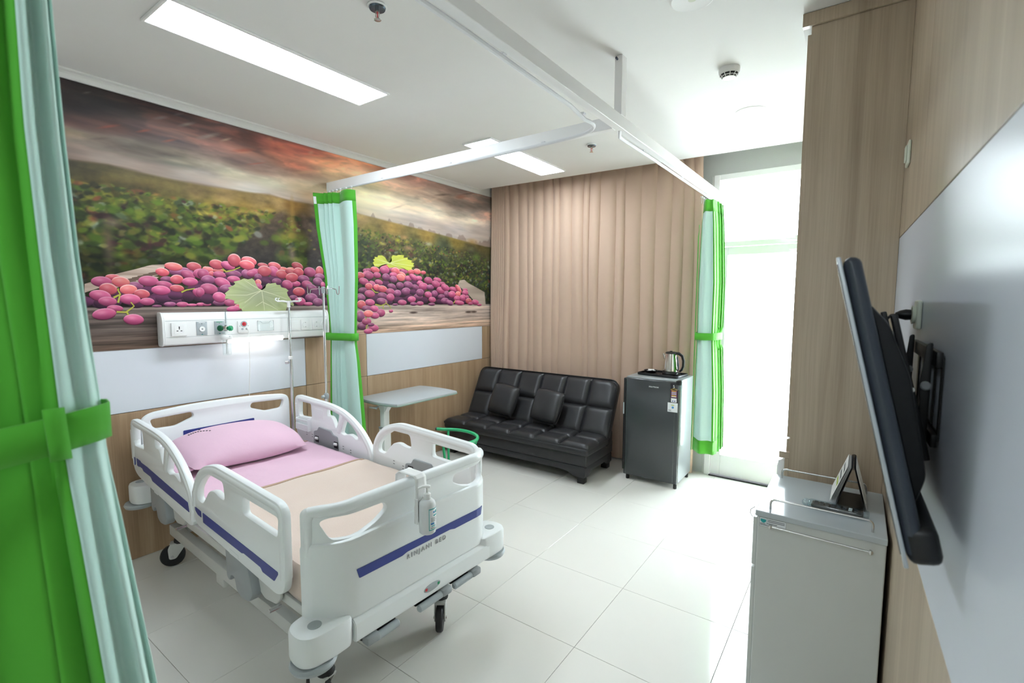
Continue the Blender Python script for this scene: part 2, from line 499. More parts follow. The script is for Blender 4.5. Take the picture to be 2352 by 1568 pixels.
# right wall: askew, boards with joints
d = Vector((-sin(WA), cos(WA))); nrm = Vector((-cos(WA), -sin(WA)))   # along wall towards the window, into the room
def rw(s, h, off):
    p = WR + d*s + nrm*off
    return (p.x, p.y, h)
wall_right = None
def rboard(s0, s1, z0, z1, o0, o1, m, name, parent, bev=.0012):
    bm = B(); box(bm, (s0, o0, z0), (s1, o1, z1), bev, 1)
    for v in bm.verts: v.co = rw(v.co.x, v.co.z, v.co.y)
    return obj(name, bm, m, parent, smooth=0)
wall_right = tag(rboard(-4.7, 2.5, 0, ZC+.22, -.2, -.018, 'joint', 'wall_right', None, 0), kind='structure')
g = .0016
for z0, z1, m, seams in ((0, 1.035, 'wood_grey', (-4.6, -2.4, .0, 2.4)), (1.035, 1.968, 'panel_r', (-4.6, -2.4, .0, 2.4)), (1.968, ZC, 'wood_grey', (-4.6, -2.9, -.655, 2.4))):
    for a, b in zip(seams, seams[1:]): rboard(a+g, b-g, z0+g, z1-g, -.018, 0, m, 'panel', wall_right)

# built-in wardrobe at the window end of the right wall: tall gable, soffit, low shelf
def wrd(name, lo, hi, m, parent, bev=.001):
    bm = B(); box(bm, lo, hi, bev, 1); return obj(name, bm, m, parent, smooth=0)
ward = thing('wardrobe', 'tall grey-oak wardrobe gable beside the bright balcony door', 'wardrobe', (3.524, 2.670, 0))
wrd('side_panel', (0, 0, 0), (.3655, .02, 2.94), 'wood_grey', ward)
wrd('carcass', (.004, .0205, .05), (.33, .62, 2.925), 'white', ward)
for k, (z0, z1) in enumerate(((.06, 1.02), (1.03, 2.915))): wrd('door', (-.016, .022, z0), (.003, .62, z1), 'wood_grey', ward)
wrd('top_fascia', (-.036, -.012, 2.941), (.364, .018, ZC-.002), 'wood_grey', ward)
wrd('soffit', (-.036, .019, 2.943), (.33, 1.85, ZC-.002), 'ceiling', ward)
wrd('plinth', (.03, .03, 0), (.318, .6, .049), 'wood_grey', ward)
wrd('shelf_lip', (-.044, -.001, .928), (.002, .60, .959), 'wood_grey', ward)
wrd('lower_edge', (-.018, -.0005, 0), (-.0005, .020, .927), 'wood_grey', ward)
sk = thing('socket_box', 'small white socket box under the wardrobe shelf lip', 'socket', (3.506, 2.682, .81))
bm = B(); box(bm, (-.03, .0, 0), (-.0005, .075, .10), .006); obj('box', bm, 'white', sk)
bm = B(); box(bm, (-.034, .012, .02), (-.0305, .063, .08), .001, 1); obj('plate', bm, 'white', sk)
GRAPES=[(1.122,1.779,0.041,0.0265,10,'v'),(1.186,1.752,0.0363,0.0287,0,'d'),(1.223,1.691,0.0433,0.0291,0,'d'),(1.27,1.702,0.0475,0.0331,0,'d'),(1.3,1.662,0.0354,0.0167,0,'d'),(1.342,1.721,0.0459,0.0281,0,'d'),(1.418,1.715,0.0375,0.0381,0,'d'),(1.23,1.651,0.028,0.0091,0,'v'),(1.306,1.662,0.0355,0.0167,0,'v'),(1.383,1.88,0.0733,0.0338,0,'v'),(1.295,1.828,0.0383,0.0202,0,'v'),(1.338,1.915,0.0537,0.0278,5,'s'),(1.462,1.922,0.0467,0.0306,5,'r'),(1.272,1.875,0.0394,0.0285,8,'r'),(1.536,1.91,0.0215,0.0175,0,'s'),(1.422,1.863,0.0459,0.0303,20,'p'),(1.506,1.874,0.0531,0.0368,0,'p'),(1.536,1.837,0.0359,0.0273,0,'p'),(1.354,1.83,0.0395,0.0318,-5,'r'),(1.433,1.816,0.0496,0.0305,0,'p'),(1.192,1.813,0.0561,0.0352,0,'p'),(1.278,1.792,0.0476,0.025,8,'p'),(1.258,1.754,0.055,0.0322,3,'p'),(1.351,1.77,0.0428,0.0243,3,'r'),(1.482,1.742,0.0386,0.0309,20,'p'),(1.54,1.77,0.0432,0.0372,15,'p'),(1.533,1.696,0.0396,0.0392,0,'v'),(1.379,1.661,0.0368,0.0182,0,'p'),(1.436,1.657,0.0344,0.0096,0,'p'),(1.492,1.661,0.0283,0.0124,0,'p'),(1.008,1.831,0.0385,0.0188,0,'r'),(0.951,1.802,0.0507,0.032,0,'p'),(1.046,1.803,0.0464,0.0339,5,'s'),(0.981,1.757,0.0448,0.0374,10,'r'),(1.083,1.756,0.0459,0.0322,-5,'s'),(1.152,1.73,0.0432,0.0303,5,'r'),(0.94,1.716,0.0532,0.0354,10,'p'),(0.974,1.681,0.0461,0.03,3,'p'),(1.087,1.695,0.0562,0.0344,3,'p'),(1.178,1.68,0.0408,0.0252,0,'p'),(1.008,1.638,0.0415,0.0214,3,'p'),(0.954,1.604,0.0592,0.0357,-8,'p'),(1.1,1.566,0.0539,0.0354,5,'p'),(1.922,1.824,0.0685,0.0469,0,'d'),(2.124,1.741,0.0934,0.0535,0,'d'),(2.288,1.743,0.0999,0.0692,0,'d'),(1.531,1.66,0.0288,0.0118,0,'p'),(1.76,1.893,0.0517,0.0287,0,'d'),(1.825,1.888,0.0491,0.0375,0,'v'),(1.944,1.846,0.0518,0.0385,0,'d'),(2.046,1.854,0.0676,0.035,0,'d'),(2.208,1.824,0.0386,0.0249,0,'p'),(1.553,1.907,0.0361,0.0195,10,'s'),(1.619,1.902,0.0373,0.0159,0,'s'),(2.09,1.939,0.0504,0.0176,0,'s'),(2.169,1.939,0.0426,0.0179,0,'s'),(1.867,1.915,0.0458,0.0168,0,'p'),(1.609,1.945,0.0501,0.0356,8,'r'),(1.837,1.984,0.0575,0.0341,10,'r'),(1.685,1.942,0.0499,0.0302,15,'p'),(1.731,1.983,0.047,0.0487,10,'r'),(1.821,1.954,0.0571,0.0353,8,'r'),(1.573,1.877,0.0219,0.0177,0,'r'),(1.94,1.959,0.0408,0.0192,5,'r'),(2.032,1.96,0.0514,0.0295,8,'r'),(2.022,1.916,0.049,0.0412,25,'p'),(1.858,1.894,0.0436,0.0272,-10,'p'),(1.952,1.915,0.0541,0.0427,0,'r'),(1.519,1.874,0.0392,0.0369,15,'p'),(1.625,1.873,0.0449,0.0247,5,'p'),(1.72,1.881,0.0586,0.0305,5,'v'),(1.721,1.843,0.0469,0.0265,3,'p'),(1.9,1.866,0.0296,0.0275,0,'v'),(1.957,1.834,0.0434,0.0258,10,'d'),(2.045,1.837,0.0406,0.0262,0,'v'),(2.093,1.898,0.0528,0.0361,0,'r'),(2.168,1.917,0.0521,0.0268,15,'r'),(2.223,1.969,0.0508,0.0316,15,'r'),(2.231,1.92,0.0462,0.0385,5,'r'),(2.333,1.925,0.0557,0.0416,5,'p'),(2.423,1.934,0.0367,0.0471,0,'r'),(2.421,1.891,0.0472,0.0283,0,'v'),(2.174,1.874,0.0547,0.0381,-5,'r'),(1.549,1.833,0.047,0.0333,0,'v'),(1.641,1.816,0.0566,0.036,20,'p'),(1.673,1.772,0.0537,0.0323,0,'v'),(1.55,1.77,0.058,0.0393,8,'p'),(1.897,1.823,0.0254,0.0297,30,'s'),(1.9,1.794,0.0297,0.0255,15,'p'),(2.275,1.865,0.052,0.033,5,'v'),(2.404,1.848,0.0469,0.0353,5,'v'),(2.132,1.815,0.0468,0.0379,15,'p'),(2.304,1.82,0.0501,0.0346,10,'p'),(2.451,1.821,0.0213,0.0285,0,'p'),(2.34,1.79,0.056,0.0372,15,'v'),(2.23,1.761,0.0536,0.0374,0,'r'),(2.395,1.74,0.0573,0.0377,0,'d'),(1.492,1.745,0.0282,0.0349,0,'p'),(1.511,1.699,0.0214,0.0234,0,'d'),(1.536,1.699,0.0414,0.0373,-5,'d'),(1.612,1.671,0.0411,0.022,0,'v'),(1.617,1.711,0.0468,0.038,10,'p'),(1.688,1.671,0.0426,0.0277,5,'p'),(2.18,1.71,0.0382,0.0226,0,'v'),(2.237,1.681,0.049,0.0357,5,'p'),(2.34,1.709,0.0587,0.0411,3,'v'),(2.31,1.66,0.0404,0.0163,0,'p'),(2.398,1.674,0.047,0.0354,0,'v'),(1.745,1.638,0.0318,0.0248,0,'r'),(1.709,1.626,0.0489,0.0225,-5,'p'),(3.131,1.851,0.0508,0.0344,0,'d'),(3.2,1.957,0.0668,0.0463,0,'d'),(3.386,1.708,0.0714,0.0481,0,'d'),(3.502,1.868,0.0493,0.0305,0,'d'),(3.285,1.696,0.069,0.0355,0,'d'),(3.007,1.707,0.0628,0.0451,0,'d'),(3.642,1.691,0.0603,0.0376,0,'d'),(3.793,1.755,0.0631,0.0448,0,'d'),(3.883,1.678,0.0557,0.0325,0,'d'),(3.558,1.728,0.0671,0.0371,0,'v'),(3.34,1.762,0.0703,0.0417,0,'d'),(3.157,1.678,0.0588,0.0347,0,'d'),(2.831,1.717,0.0524,0.0382,0,'v'),(4.094,1.704,0.0692,0.0336,0,'d'),(2.905,1.965,0.0402,0.022,0,'p'),(2.932,1.972,0.0304,0.0193,0,'p'),(3.129,2.028,0.0521,0.0256,20,'r'),(2.904,1.938,0.0469,0.0275,-20,'p'),(3.007,1.979,0.0541,0.0307,8,'r'),(3.208,1.992,0.0372,0.0231,0,'p'),(3.268,1.998,0.0455,0.0292,20,'r'),(3.257,1.977,0.0544,0.0397,5,'r'),(3.36,1.985,0.0532,0.0309,10,'p'),(3.464,1.981,0.0502,0.0272,0,'r'),(3.546,1.991,0.0515,0.0294,5,'s'),(3.634,1.983,0.0385,0.0199,0,'r'),(3.344,1.952,0.0483,0.0237,20,'s'),(3.229,1.941,0.0487,0.0262,0,'p'),(3.12,1.982,0.0592,0.041,3,'p'),(2.837,1.919,0.049,0.0326,0,'r'),(2.94,1.923,0.0509,0.0376,0,'p'),(3.03,1.93,0.0455,0.0292,3,'p'),(3.049,1.863,0.048,0.0271,10,'p'),(3.137,1.914,0.0494,0.0372,0,'v'),(3.228,1.897,0.0488,0.0338,5,'v'),(3.324,1.919,0.0581,0.0366,8,'s'),(3.422,1.913,0.048,0.03,0,'p'),(3.495,1.928,0.0614,0.0304,20,'p'),(3.57,1.919,0.0461,0.0277,0,'p'),(3.586,1.87,0.0464,0.0278,0,'p'),(2.875,1.866,0.0564,0.0329,10,'p'),(2.969,1.841,0.0446,0.0335,20,'p'),(2.931,1.82,0.044,0.0321,5,'r'),(3.204,1.827,0.0536,0.029,5,'v'),(3.311,1.838,0.0502,0.0355,0,'v'),(3.421,1.847,0.064,0.0373,5,'v'),(3.518,1.825,0.0537,0.0306,10,'v'),(3.632,1.837,0.0685,0.0405,0,'p'),(3.706,1.902,0.0631,0.0377,3,'p'),(3.841,1.913,0.0621,0.027,5,'p'),(3.914,1.873,0.0514,0.0228,0,'p'),(3.732,1.83,0.0575,0.0304,0,'v'),(3.817,1.867,0.0653,0.0384,10,'p'),(2.86,1.783,0.0496,0.0274,-5,'v'),(3.024,1.814,0.042,0.031,0,'r'),(3.091,1.801,0.0609,0.0331,8,'r'),(2.939,1.751,0.0599,0.0362,5,'p'),(3.188,1.774,0.0578,0.0348,5,'p'),(3.278,1.761,0.0474,0.0354,0,'v'),(3.392,1.78,0.0619,0.0408,0,'v'),(3.484,1.776,0.045,0.0305,0,'d'),(3.584,1.771,0.0574,0.0403,0,'v'),(3.899,1.801,0.0726,0.0403,5,'p'),(3.965,1.832,0.0684,0.038,15,'p'),(4.096,1.815,0.0711,0.0301,8,'p'),(4.181,1.823,0.0658,0.0339,40,'r'),(4.299,1.812,0.0471,0.0207,0,'p'),(3.988,1.757,0.0479,0.0396,0,'v'),(3.704,1.751,0.057,0.0347,8,'p'),(3.798,1.761,0.0452,0.0384,0,'v'),(3.089,1.733,0.0631,0.0331,5,'v'),(3.187,1.719,0.0505,0.0395,0,'p'),(2.844,1.712,0.0461,0.0301,0,'v'),(3.084,1.679,0.0681,0.0343,10,'v'),(3.466,1.7,0.057,0.0335,0,'p'),(3.903,1.73,0.056,0.0293,0,'v'),(3.761,1.697,0.0554,0.0332,5,'p'),(4.075,1.758,0.0609,0.0401,0,'p'),(4.175,1.762,0.0455,0.0339,0,'s'),(4.299,1.778,0.0576,0.0331,0,'p'),(4.159,1.711,0.0554,0.0352,0,'p'),(4.262,1.719,0.0623,0.0412,0,'p'),(4.335,1.726,0.0371,0.0278,0,'p'),(3.959,1.684,0.0665,0.0362,0,'v'),(3.338,1.669,0.0586,0.0287,3,'p'),(3.245,1.649,0.0379,0.0118,0,'v'),(3.49,1.654,0.0493,0.0184,0,'v'),(3.582,1.659,0.0507,0.0236,0,'p'),(3.751,1.649,0.0535,0.016,0,'v'),(4.035,1.664,0.0603,0.03,10,'v'),(4.194,1.664,0.0866,0.0273,5,'p'),(4.361,1.684,0.0555,0.0363,0,'r'),(4.481,1.67,0.0685,0.032,5,'p'),(4.393,1.653,0.0431,0.0175,0,'p'),(4.559,1.638,0.0452,0.0144,0,'p'),(2.843,1.651,0.0527,0.0411,5,'r'),(2.94,1.67,0.0559,0.0335,3,'p'),(2.902,1.612,0.0572,0.0305,5,'v'),(2.99,1.611,0.05,0.031,10,'p'),(3.067,1.57,0.0514,0.0389,0,'p'),(2.826,1.542,0.0492,0.0549,5,'v'),(2.992,1.546,0.0543,0.0311,5,'p'),(2.919,1.567,0.0542,0.0346,3,'s'),(2.847,1.453,0.053,0.0387,0,'v'),(2.897,1.493,0.0539,0.0345,0,'p'),(2.979,1.428,0.0569,0.034,5,'p'),(2.913,1.4,0.0509,0.0252,0,'p'),(3.191,1.586,0.0268,0.0164,0,'p'),(2.945,1.46,0.0411,0.0169,0,'v')]
LEAF_A=[(1.718,1.826),(1.766,1.84),(1.795,1.853),(1.823,1.846),(1.852,1.856),(1.872,1.84),(1.883,1.806),(1.899,1.781),(1.924,1.767),(1.951,1.787),(1.96,1.813),(1.978,1.824),(1.991,1.82),(2.036,1.828),(2.042,1.813),(2.072,1.811),(2.08,1.794),(2.117,1.786),(2.139,1.768),(2.125,1.755),(2.133,1.728),(2.16,1.692),(2.182,1.656),(2.177,1.643),(2.149,1.656),(2.12,1.634),(2.112,1.61),(2.068,1.597),(1.917,1.598),(1.772,1.607),(1.765,1.627),(1.751,1.63),(1.75,1.659),(1.715,1.667),(1.718,1.687),(1.681,1.7),(1.651,1.702),(1.66,1.728),(1.654,1.74),(1.688,1.769),(1.677,1.781),(1.721,1.802),(1.729,1.812)]
LEAF_A_V=[[(1.924,1.765),(1.939,1.612)],[(1.924,1.765),(1.81,1.729),(1.663,1.728)],[(1.924,1.765),(1.859,1.726),(1.791,1.671)],[(1.924,1.765),(1.85,1.805),(1.798,1.841)],[(1.924,1.765),(2.006,1.74),(2.123,1.701)],[(1.927,1.679),(1.872,1.645)],[(1.929,1.675),(2.002,1.64),(2.046,1.613)]]
LEAF_B=[(2.981,2.047),(3.002,2.059),(2.985,2.075),(3.01,2.088),(3.0,2.101),(3.038,2.101),(3.045,2.118),(3.095,2.122),(3.127,2.107),(3.151,2.075),(3.188,2.057),(3.214,2.079),(3.207,2.113),(3.226,2.135),(3.271,2.132),(3.294,2.142),(3.368,2.144),(3.363,2.118),(3.419,2.125),(3.418,2.105),(3.474,2.099),(3.466,2.078),(3.506,2.074),(3.49,2.052),(3.51,2.044),(3.473,2.027),(3.472,2.009),(3.416,1.994),(3.369,2.012),(3.307,2.003),(3.269,2.022),(3.179,2.008),(3.136,2.045),(3.078,2.025),(3.043,2.009),(3.001,2.015)]
LEAF_B_V=[[(3.187,2.054),(3.316,2.092),(3.41,2.11)],[(3.187,2.054),(3.3,2.055),(3.489,2.043)],[(3.187,2.054),(3.284,2.025),(3.361,2.006)],[(3.187,2.054),(3.108,2.066),(3.024,2.083)],[(3.187,2.054),(3.093,2.037),(2.994,2.025)]]
STEMS=[[(1.014,1.617),(1.061,1.614),(1.082,1.63),(1.106,1.652),(1.09,1.677)],[(1.067,1.614),(1.073,1.596)],[(1.004,1.705),(1.039,1.726),(1.029,1.75),(1.03,1.763)],[(1.025,1.674),(1.036,1.719)],[(1.376,1.744),(1.407,1.76),(1.459,1.771)],[(2.999,1.653),(3.069,1.639),(3.134,1.661),(3.185,1.629),(3.188,1.603)],[(3.134,1.661),(3.127,1.687)],[(3.097,1.638),(3.093,1.604)],[(2.961,1.802),(3.002,1.769),(3.043,1.764)],[(2.889,1.535),(2.889,1.507)],[(2.89,1.423),(2.89,1.451),(2.911,1.461)],[(4.094,1.657),(4.134,1.698)],[(1.645,1.916),(1.671,1.897),(1.722,1.912),(1.77,1.935)]]
LOG_A=[(0.871,1.786),(0.897,1.797),(0.97,1.83),(1.035,1.856),(1.133,1.889),(1.188,1.91),(1.219,1.92),(1.288,1.926),(1.287,1.908),(1.253,1.855),(1.221,1.847),(1.252,1.841),(1.188,1.803),(1.099,1.793),(1.013,1.763),(0.932,1.761),(0.868,1.734)]
LOG_B=[(4.176,1.867),(4.207,1.922),(4.289,1.932),(4.363,1.893),(4.504,1.848),(4.662,1.793),(4.685,1.633),(4.47,1.635),(4.437,1.705),(4.341,1.775)]
SKY=[(0.839,2.925,85,75,75),(0.943,2.9,75,68,66),(0.88,2.819,62,52,50),(1.065,2.877,72,66,64),(1.247,2.948,75,62,60),(1.442,2.926,85,70,68),(0.875,2.72,110,80,75),(1.037,2.741,125,90,80),(1.214,2.764,120,100,98),(1.382,2.755,125,110,108),(1.596,2.781,140,118,112),(0.852,2.652,165,150,125),(0.928,2.623,165,150,138),(1.141,2.665,165,152,138),(1.328,2.657,175,160,145),(0.846,2.553,140,122,112),(1.026,2.546,165,150,140),(1.427,2.624,215,205,180),(1.559,2.58,205,190,180),(1.249,2.543,170,150,138),(1.474,2.519,185,170,160),(1.572,2.863,105,88,85),(1.748,2.942,110,90,88),(1.837,2.905,105,80,75),(1.966,2.907,140,95,88),(2.136,2.886,165,105,90),(2.322,2.914,155,95,85),(2.241,2.775,180,125,105),(2.478,2.863,190,140,110),(2.601,2.781,215,180,140),(1.829,2.716,150,125,118),(1.956,2.68,180,150,135),(1.732,2.601,215,205,180),(2.02,2.595,220,210,185),(2.311,2.616,205,185,155),(1.885,2.537,215,205,195),(2.122,2.514,220,200,185),(2.387,2.559,200,170,140),(2.874,2.837,230,185,150),(2.97,2.778,240,215,165),(2.846,2.677,255,240,190),(3.067,2.656,250,235,205),(3.229,2.828,225,190,165),(3.514,2.926,190,150,135),(3.825,2.943,170,140,128),(3.456,2.958,165,120,110),(3.893,3.048,140,120,115),(4.244,2.976,135,118,112),(4.555,2.881,150,135,125),(3.823,2.806,200,175,155),(4.169,2.769,165,148,135),(4.554,2.728,165,150,140),(3.509,2.665,230,215,190),(3.821,2.622,235,222,200),(4.394,2.605,225,210,190),(3.222,2.536,230,215,200),(3.566,2.497,215,200,190),(4.166,2.478,205,192,185),(4.553,2.548,190,175,165),(3.233,2.994,200,140,115),(2.974,2.957,195,140,110)]
LAND=[(0.917,2.433,95,85,50),(0.841,2.454,85,78,52),(1.131,2.477,120,108,70),(1.317,2.445,130,115,70),(1.497,2.436,140,120,80),(1.696,2.44,165,140,95),(1.948,2.467,170,145,100),(1.814,2.366,150,125,70),(2.084,2.457,190,160,110),(0.975,2.368,110,95,45),(1.196,2.409,115,100,55),(2.863,2.445,195,165,110),(3.219,2.41,180,150,85),(3.688,2.377,165,140,80),(4.165,2.38,150,130,70),(4.553,2.368,110,95,55),(2.958,2.338,150,135,75),(0.907,2.254,75,80,45),(0.863,2.172,45,50,40),(1.119,2.261,75,95,40),(1.36,2.297,110,110,45),(1.489,2.258,100,110,50),(1.631,2.308,140,125,60),(1.811,2.302,130,115,55),(2.012,2.395,135,110,65),(1.001,2.086,60,65,50),(1.227,2.111,55,65,45),(1.48,2.079,60,70,50),(1.773,2.138,70,75,60),(1.936,2.187,85,80,65),(1.999,2.06,75,70,65),(1.737,2.008,65,65,60),(1.475,1.959,55,60,50),(0.89,1.946,30,30,30),(1.102,1.934,45,48,40),(2.192,2.457,150,115,65),(2.079,2.338,105,90,75),(2.299,2.298,70,58,50),(2.351,2.088,50,48,45),(2.102,2.0,60,60,52),(2.905,2.213,80,90,65),(3.215,2.242,110,100,75),(3.561,2.23,95,100,70),(3.95,2.264,85,95,75),(4.471,2.258,90,90,70),(2.901,2.052,60,65,55),(3.812,2.066,60,65,55),(4.39,2.099,55,60,50),(4.235,1.941,45,48,45),(4.634,1.955,60,68,65),(3.745,1.969,40,42,40),(1.095,1.797,60,50,45),(1.92,1.788,50,35,40),(3.203,1.732,40,32,32)]
HORIZON=[(0.843,2.501),(1.024,2.512),(1.2,2.497),(1.369,2.489),(1.582,2.487),(1.82,2.493),(2.016,2.505),(2.2,2.486),(2.405,2.491),(2.864,2.477),(3.22,2.452),(3.688,2.423),(4.165,2.385),(4.678,2.348)]
BLOBS=[(0.998,2.033,0.0341,0.1853,0,135,115,100),(1.031,2.169,0.0519,0.0372,0,150,130,118),(2.184,2.058,0.041,0.084,5,175,150,140),(2.198,2.424,0.0223,0.104,0,185,150,85),(2.193,2.302,0.0447,0.0696,0,190,165,90),(2.175,2.213,0.074,0.0487,0,180,160,85),(2.257,2.205,0.0689,0.0637,0,130,125,60),(2.091,2.177,0.0644,0.0479,0,150,160,70),(2.294,2.155,0.0622,0.0642,0,105,115,55),(2.103,2.034,0.0649,0.0689,0,90,110,65),(2.263,2.046,0.0539,0.0783,0,85,95,50),(2.224,2.018,0.0531,0.0247,0,170,165,95),(1.055,1.971,0.0485,0.0243,0,140,155,70),(1.103,1.942,0.0452,0.0219,0,110,125,60),(1.087,2.275,0.0311,0.0161,0,70,45,60),(1.202,2.171,0.0331,0.0333,0,85,50,70),(1.213,2.053,0.0143,0.0504,0,95,50,65),(1.274,2.312,0.0489,0.0394,0,130,155,55),(1.023,2.299,0.0472,0.0237,0,135,145,50),(1.164,2.24,0.0602,0.0329,0,135,150,60),(1.282,2.243,0.0542,0.0339,0,110,130,55),(0.933,2.176,0.0246,0.0207,0,150,80,70),(1.363,2.369,0.0255,0.0144,0,165,100,70),(1.265,2.375,0.0292,0.014,0,185,135,90),(1.171,2.383,0.0324,0.0109,0,150,90,70),(1.576,2.36,0.034,0.0424,0,190,165,80),(1.568,2.298,0.1131,0.0182,0,205,185,95),(1.782,2.345,0.0935,0.0191,0,205,180,100),(1.91,2.354,0.0593,0.0229,0,215,190,110),(2.012,2.389,0.0551,0.02,0,200,175,95),(1.542,2.22,0.0336,0.0211,0,190,195,90),(1.037,2.741,0.064,0.0078,18,170,95,75),(1.214,2.764,0.0469,0.0082,18,180,105,85),(1.357,2.742,0.0504,0.0085,18,180,115,95),(1.833,2.795,0.0883,0.0126,10,180,105,85),(1.832,2.779,0.0631,0.0063,10,205,150,120),(1.925,2.721,0.079,0.0065,12,180,110,95),(2.034,2.932,0.0274,0.0131,0,200,145,115),(2.136,2.892,0.043,0.0101,0,205,140,110),(2.519,2.855,0.0838,0.0182,10,220,175,135),(2.38,2.911,0.0317,0.0177,20,215,165,135),(1.465,2.876,0.0583,0.0115,20,165,155,145),(1.598,2.835,0.0849,0.0149,20,175,165,155),(1.713,2.841,0.0418,0.0092,20,200,180,155),(0.944,2.908,0.0242,0.005,20,130,122,120),(1.314,2.874,0.0492,0.0111,18,145,135,130),(1.416,2.927,0.0362,0.0085,20,120,110,108),(0.99,2.657,0.0501,0.0077,12,120,105,95),(3.944,2.841,0.1228,0.014,6,95,78,72),(4.229,2.866,0.0742,0.0194,6,110,75,65),(4.357,2.923,0.2157,0.0099,8,115,90,82),(4.243,2.869,0.1193,0.0292,6,195,140,115),(3.572,2.842,0.1093,0.0132,8,225,180,150),(3.338,2.773,0.0901,0.0085,5,235,200,170),(3.758,2.75,0.1549,0.0136,15,215,185,160),(3.306,2.612,0.1006,0.0085,15,215,190,165),(2.315,2.739,0.1162,0.014,8,200,160,125),(3.108,2.232,0.0421,0.0166,0,220,210,110),(3.293,2.284,0.0392,0.0214,0,215,205,70),(3.413,2.282,0.0408,0.0174,0,210,200,80),(3.385,2.323,0.0577,0.0217,0,205,160,110),(3.441,2.22,0.0706,0.0263,0,200,150,120),(3.214,2.179,0.0437,0.0169,0,140,60,95),(3.469,2.156,0.0357,0.0309,0,95,45,65),(3.718,2.289,0.0642,0.0229,0,190,195,180),(4.511,2.21,0.0812,0.0619,0,110,135,65),(4.237,2.14,0.0903,0.0298,0,90,110,60),(4.432,2.382,0.111,0.0406,0,185,150,90)]
# ================================================================== MURAL (printed wallpaper: vineyard at sunset, grapes on a board)
MURAL_GAIN = 1.0
def _hash(ix, iy, s):
    h = (ix*374761393 + iy*668265263 + s*1442695041) & 0xFFFFFFFF
    h = ((h ^ (h >> 13))*1274126177) & 0xFFFFFFFF
    return ((h ^ (h >> 16)) & 0xFFFF)/65535.0
def vnoise(x, y, s=0):
    ix, iy = np.floor(x).astype(np.int64), np.floor(y).astype(np.int64)
    fx, fy = x-ix, y-iy; fx, fy = fx*fx*(3-2*fx), fy*fy*(3-2*fy)
    a, b, c, e = _hash(ix, iy, s), _hash(ix+1, iy, s), _hash(ix, iy+1, s), _hash(ix+1, iy+1, s)
    return (a*(1-fx)+b*fx)*(1-fy) + (c*(1-fx)+e*fx)*fy
def fbm(x, y, s=0, o=4):
    t = 0; a = .5; n = 0
    for k in range(o):
        t = t + a*vnoise(x*2**k, y*2**k, s+k*17); n += a; a *= .55
    return t/n
def idw(Y, Z, pts, sy, sz, p=3.2):
    num = np.zeros(Y.shape+(3,)); den = np.zeros(Y.shape)
    for q in pts:
        w = 1/(((Y-q[0])*sy)**2 + ((Z-q[1])*sz)**2 + 2e-3)**(p/2)
        den += w; num += w[..., None]*np.array(q[2:5], float)
    return num/den[..., None]
Y0, Y1, Z0, Z1, ST = .42, 4.88, 1.3775, 2.958, .006
gy = np.arange(Y0, Y1, ST); gz = np.arange(Z0, Z1, ST); gy[-1] = Y1; gz[-1] = Z1
YY, ZZ = np.meshgrid(gy, gz)
sky = idw(YY, ZZ, SKY, .55, 1.9)
st = fbm(YY*1.6+ZZ*2.5, ZZ*13, 3); st2 = fbm(YY*4, ZZ*22, 9)
st3 = fbm(YY*2.2-ZZ*3.2+fbm(YY*2, ZZ*6, 71)*1.2, ZZ*9+YY*.5, 77, 5)
sky = sky*(1+.40*(st-.5)[..., None]+.75*((st3-.5)*np.clip((ZZ-2.52)/.12, 0, 1))[..., None]) + (st2-.5)[..., None]*np.array([22, 10, 6])
warm = np.clip(st3-.56, 0, 1)*np.clip((ZZ-2.6)/.1, 0, 1)
sky = sky + warm[..., None]*np.array([150, 50, 20])
glow = np.exp(-(((YY-2.86)/.34)**2+((ZZ-2.60)/.11)**2)); sky = sky*(1-.75*glow[..., None])+.75*glow[..., None]*np.array([255, 244, 206])
land = idw(YY, ZZ, LAND, 1.0, 1.3, 3.0)
hz = np.interp(YY, [p[0] for p in HORIZON], [p[1] for p in HORIZON])
rows = fbm(YY*2.5, ZZ*20, 21)
depth = np.clip((hz-ZZ)/.55, 0, 1)
bl = fbm(YY*14, ZZ*20, 31); bl2 = fbm(YY*34, ZZ*44, 33)
amp = .25+.75*depth
land = land*(1+amp[..., None]*1.1*(bl-.5)[..., None]) + ((bl2-.5)*amp)[..., None]*np.array([34, 40, 18]) + ((rows-.5)*(1-depth))[..., None]*np.array([46, 40, 22])
spike = np.where(YY > 2.75, .05*np.clip(vnoise(YY*26, YY*0, 5)-.45, 0, 1)*2 + np.where(YY > 4.2, .10*vnoise(YY*9, YY*0, 8), 0), .012*vnoise(YY*8, YY*0, 2))
m = np.clip((hz-ZZ)/.016+.5, 0, 1)
ms = np.clip((hz+spike-ZZ)/.012+.5, 0, 1)
img = sky*(1-.35*ms[..., None]) + ms[..., None]*.35*np.array([120, 96, 84])
img = img*(1-m[..., None]) + land*m[..., None]
def blob(y, z, ry, rz, rot, col, soft=1.0, op=.9):
    R = max(ry, rz)*1.9
    i0, i1 = np.searchsorted(gy, [y-R, y+R]); j0, j1 = np.searchsorted(gz, [z-R, z+R])
    if i1 <= i0 or j1 <= j0: return
    a = radians(rot); dy = YY[j0:j1, i0:i1]-y; dz = ZZ[j0:j1, i0:i1]-z
    u = (dy*cos(a)-dz*sin(a))/ry; v = (dy*sin(a)+dz*cos(a))/rz
    k = np.clip((1.25-np.sqrt(u*u+v*v))/(.75*soft), 0, 1)*op
    img[j0:j1, i0:i1] = img[j0:j1, i0:i1]*(1-k[..., None]) + k[..., None]*np.array(col, float)
rs = np.random.RandomState(4)
def furrow(y, z):
    if z > 2.43 or z < 1.9: return False
    k = (2.43-z)/.45
    return (2.13-.50*k < y < 2.17-.10*k) or (2.24+.07*k < y < 2.30+.42*k)
fm = np.zeros(YY.shape)
kk = (2.43-ZZ)/.45
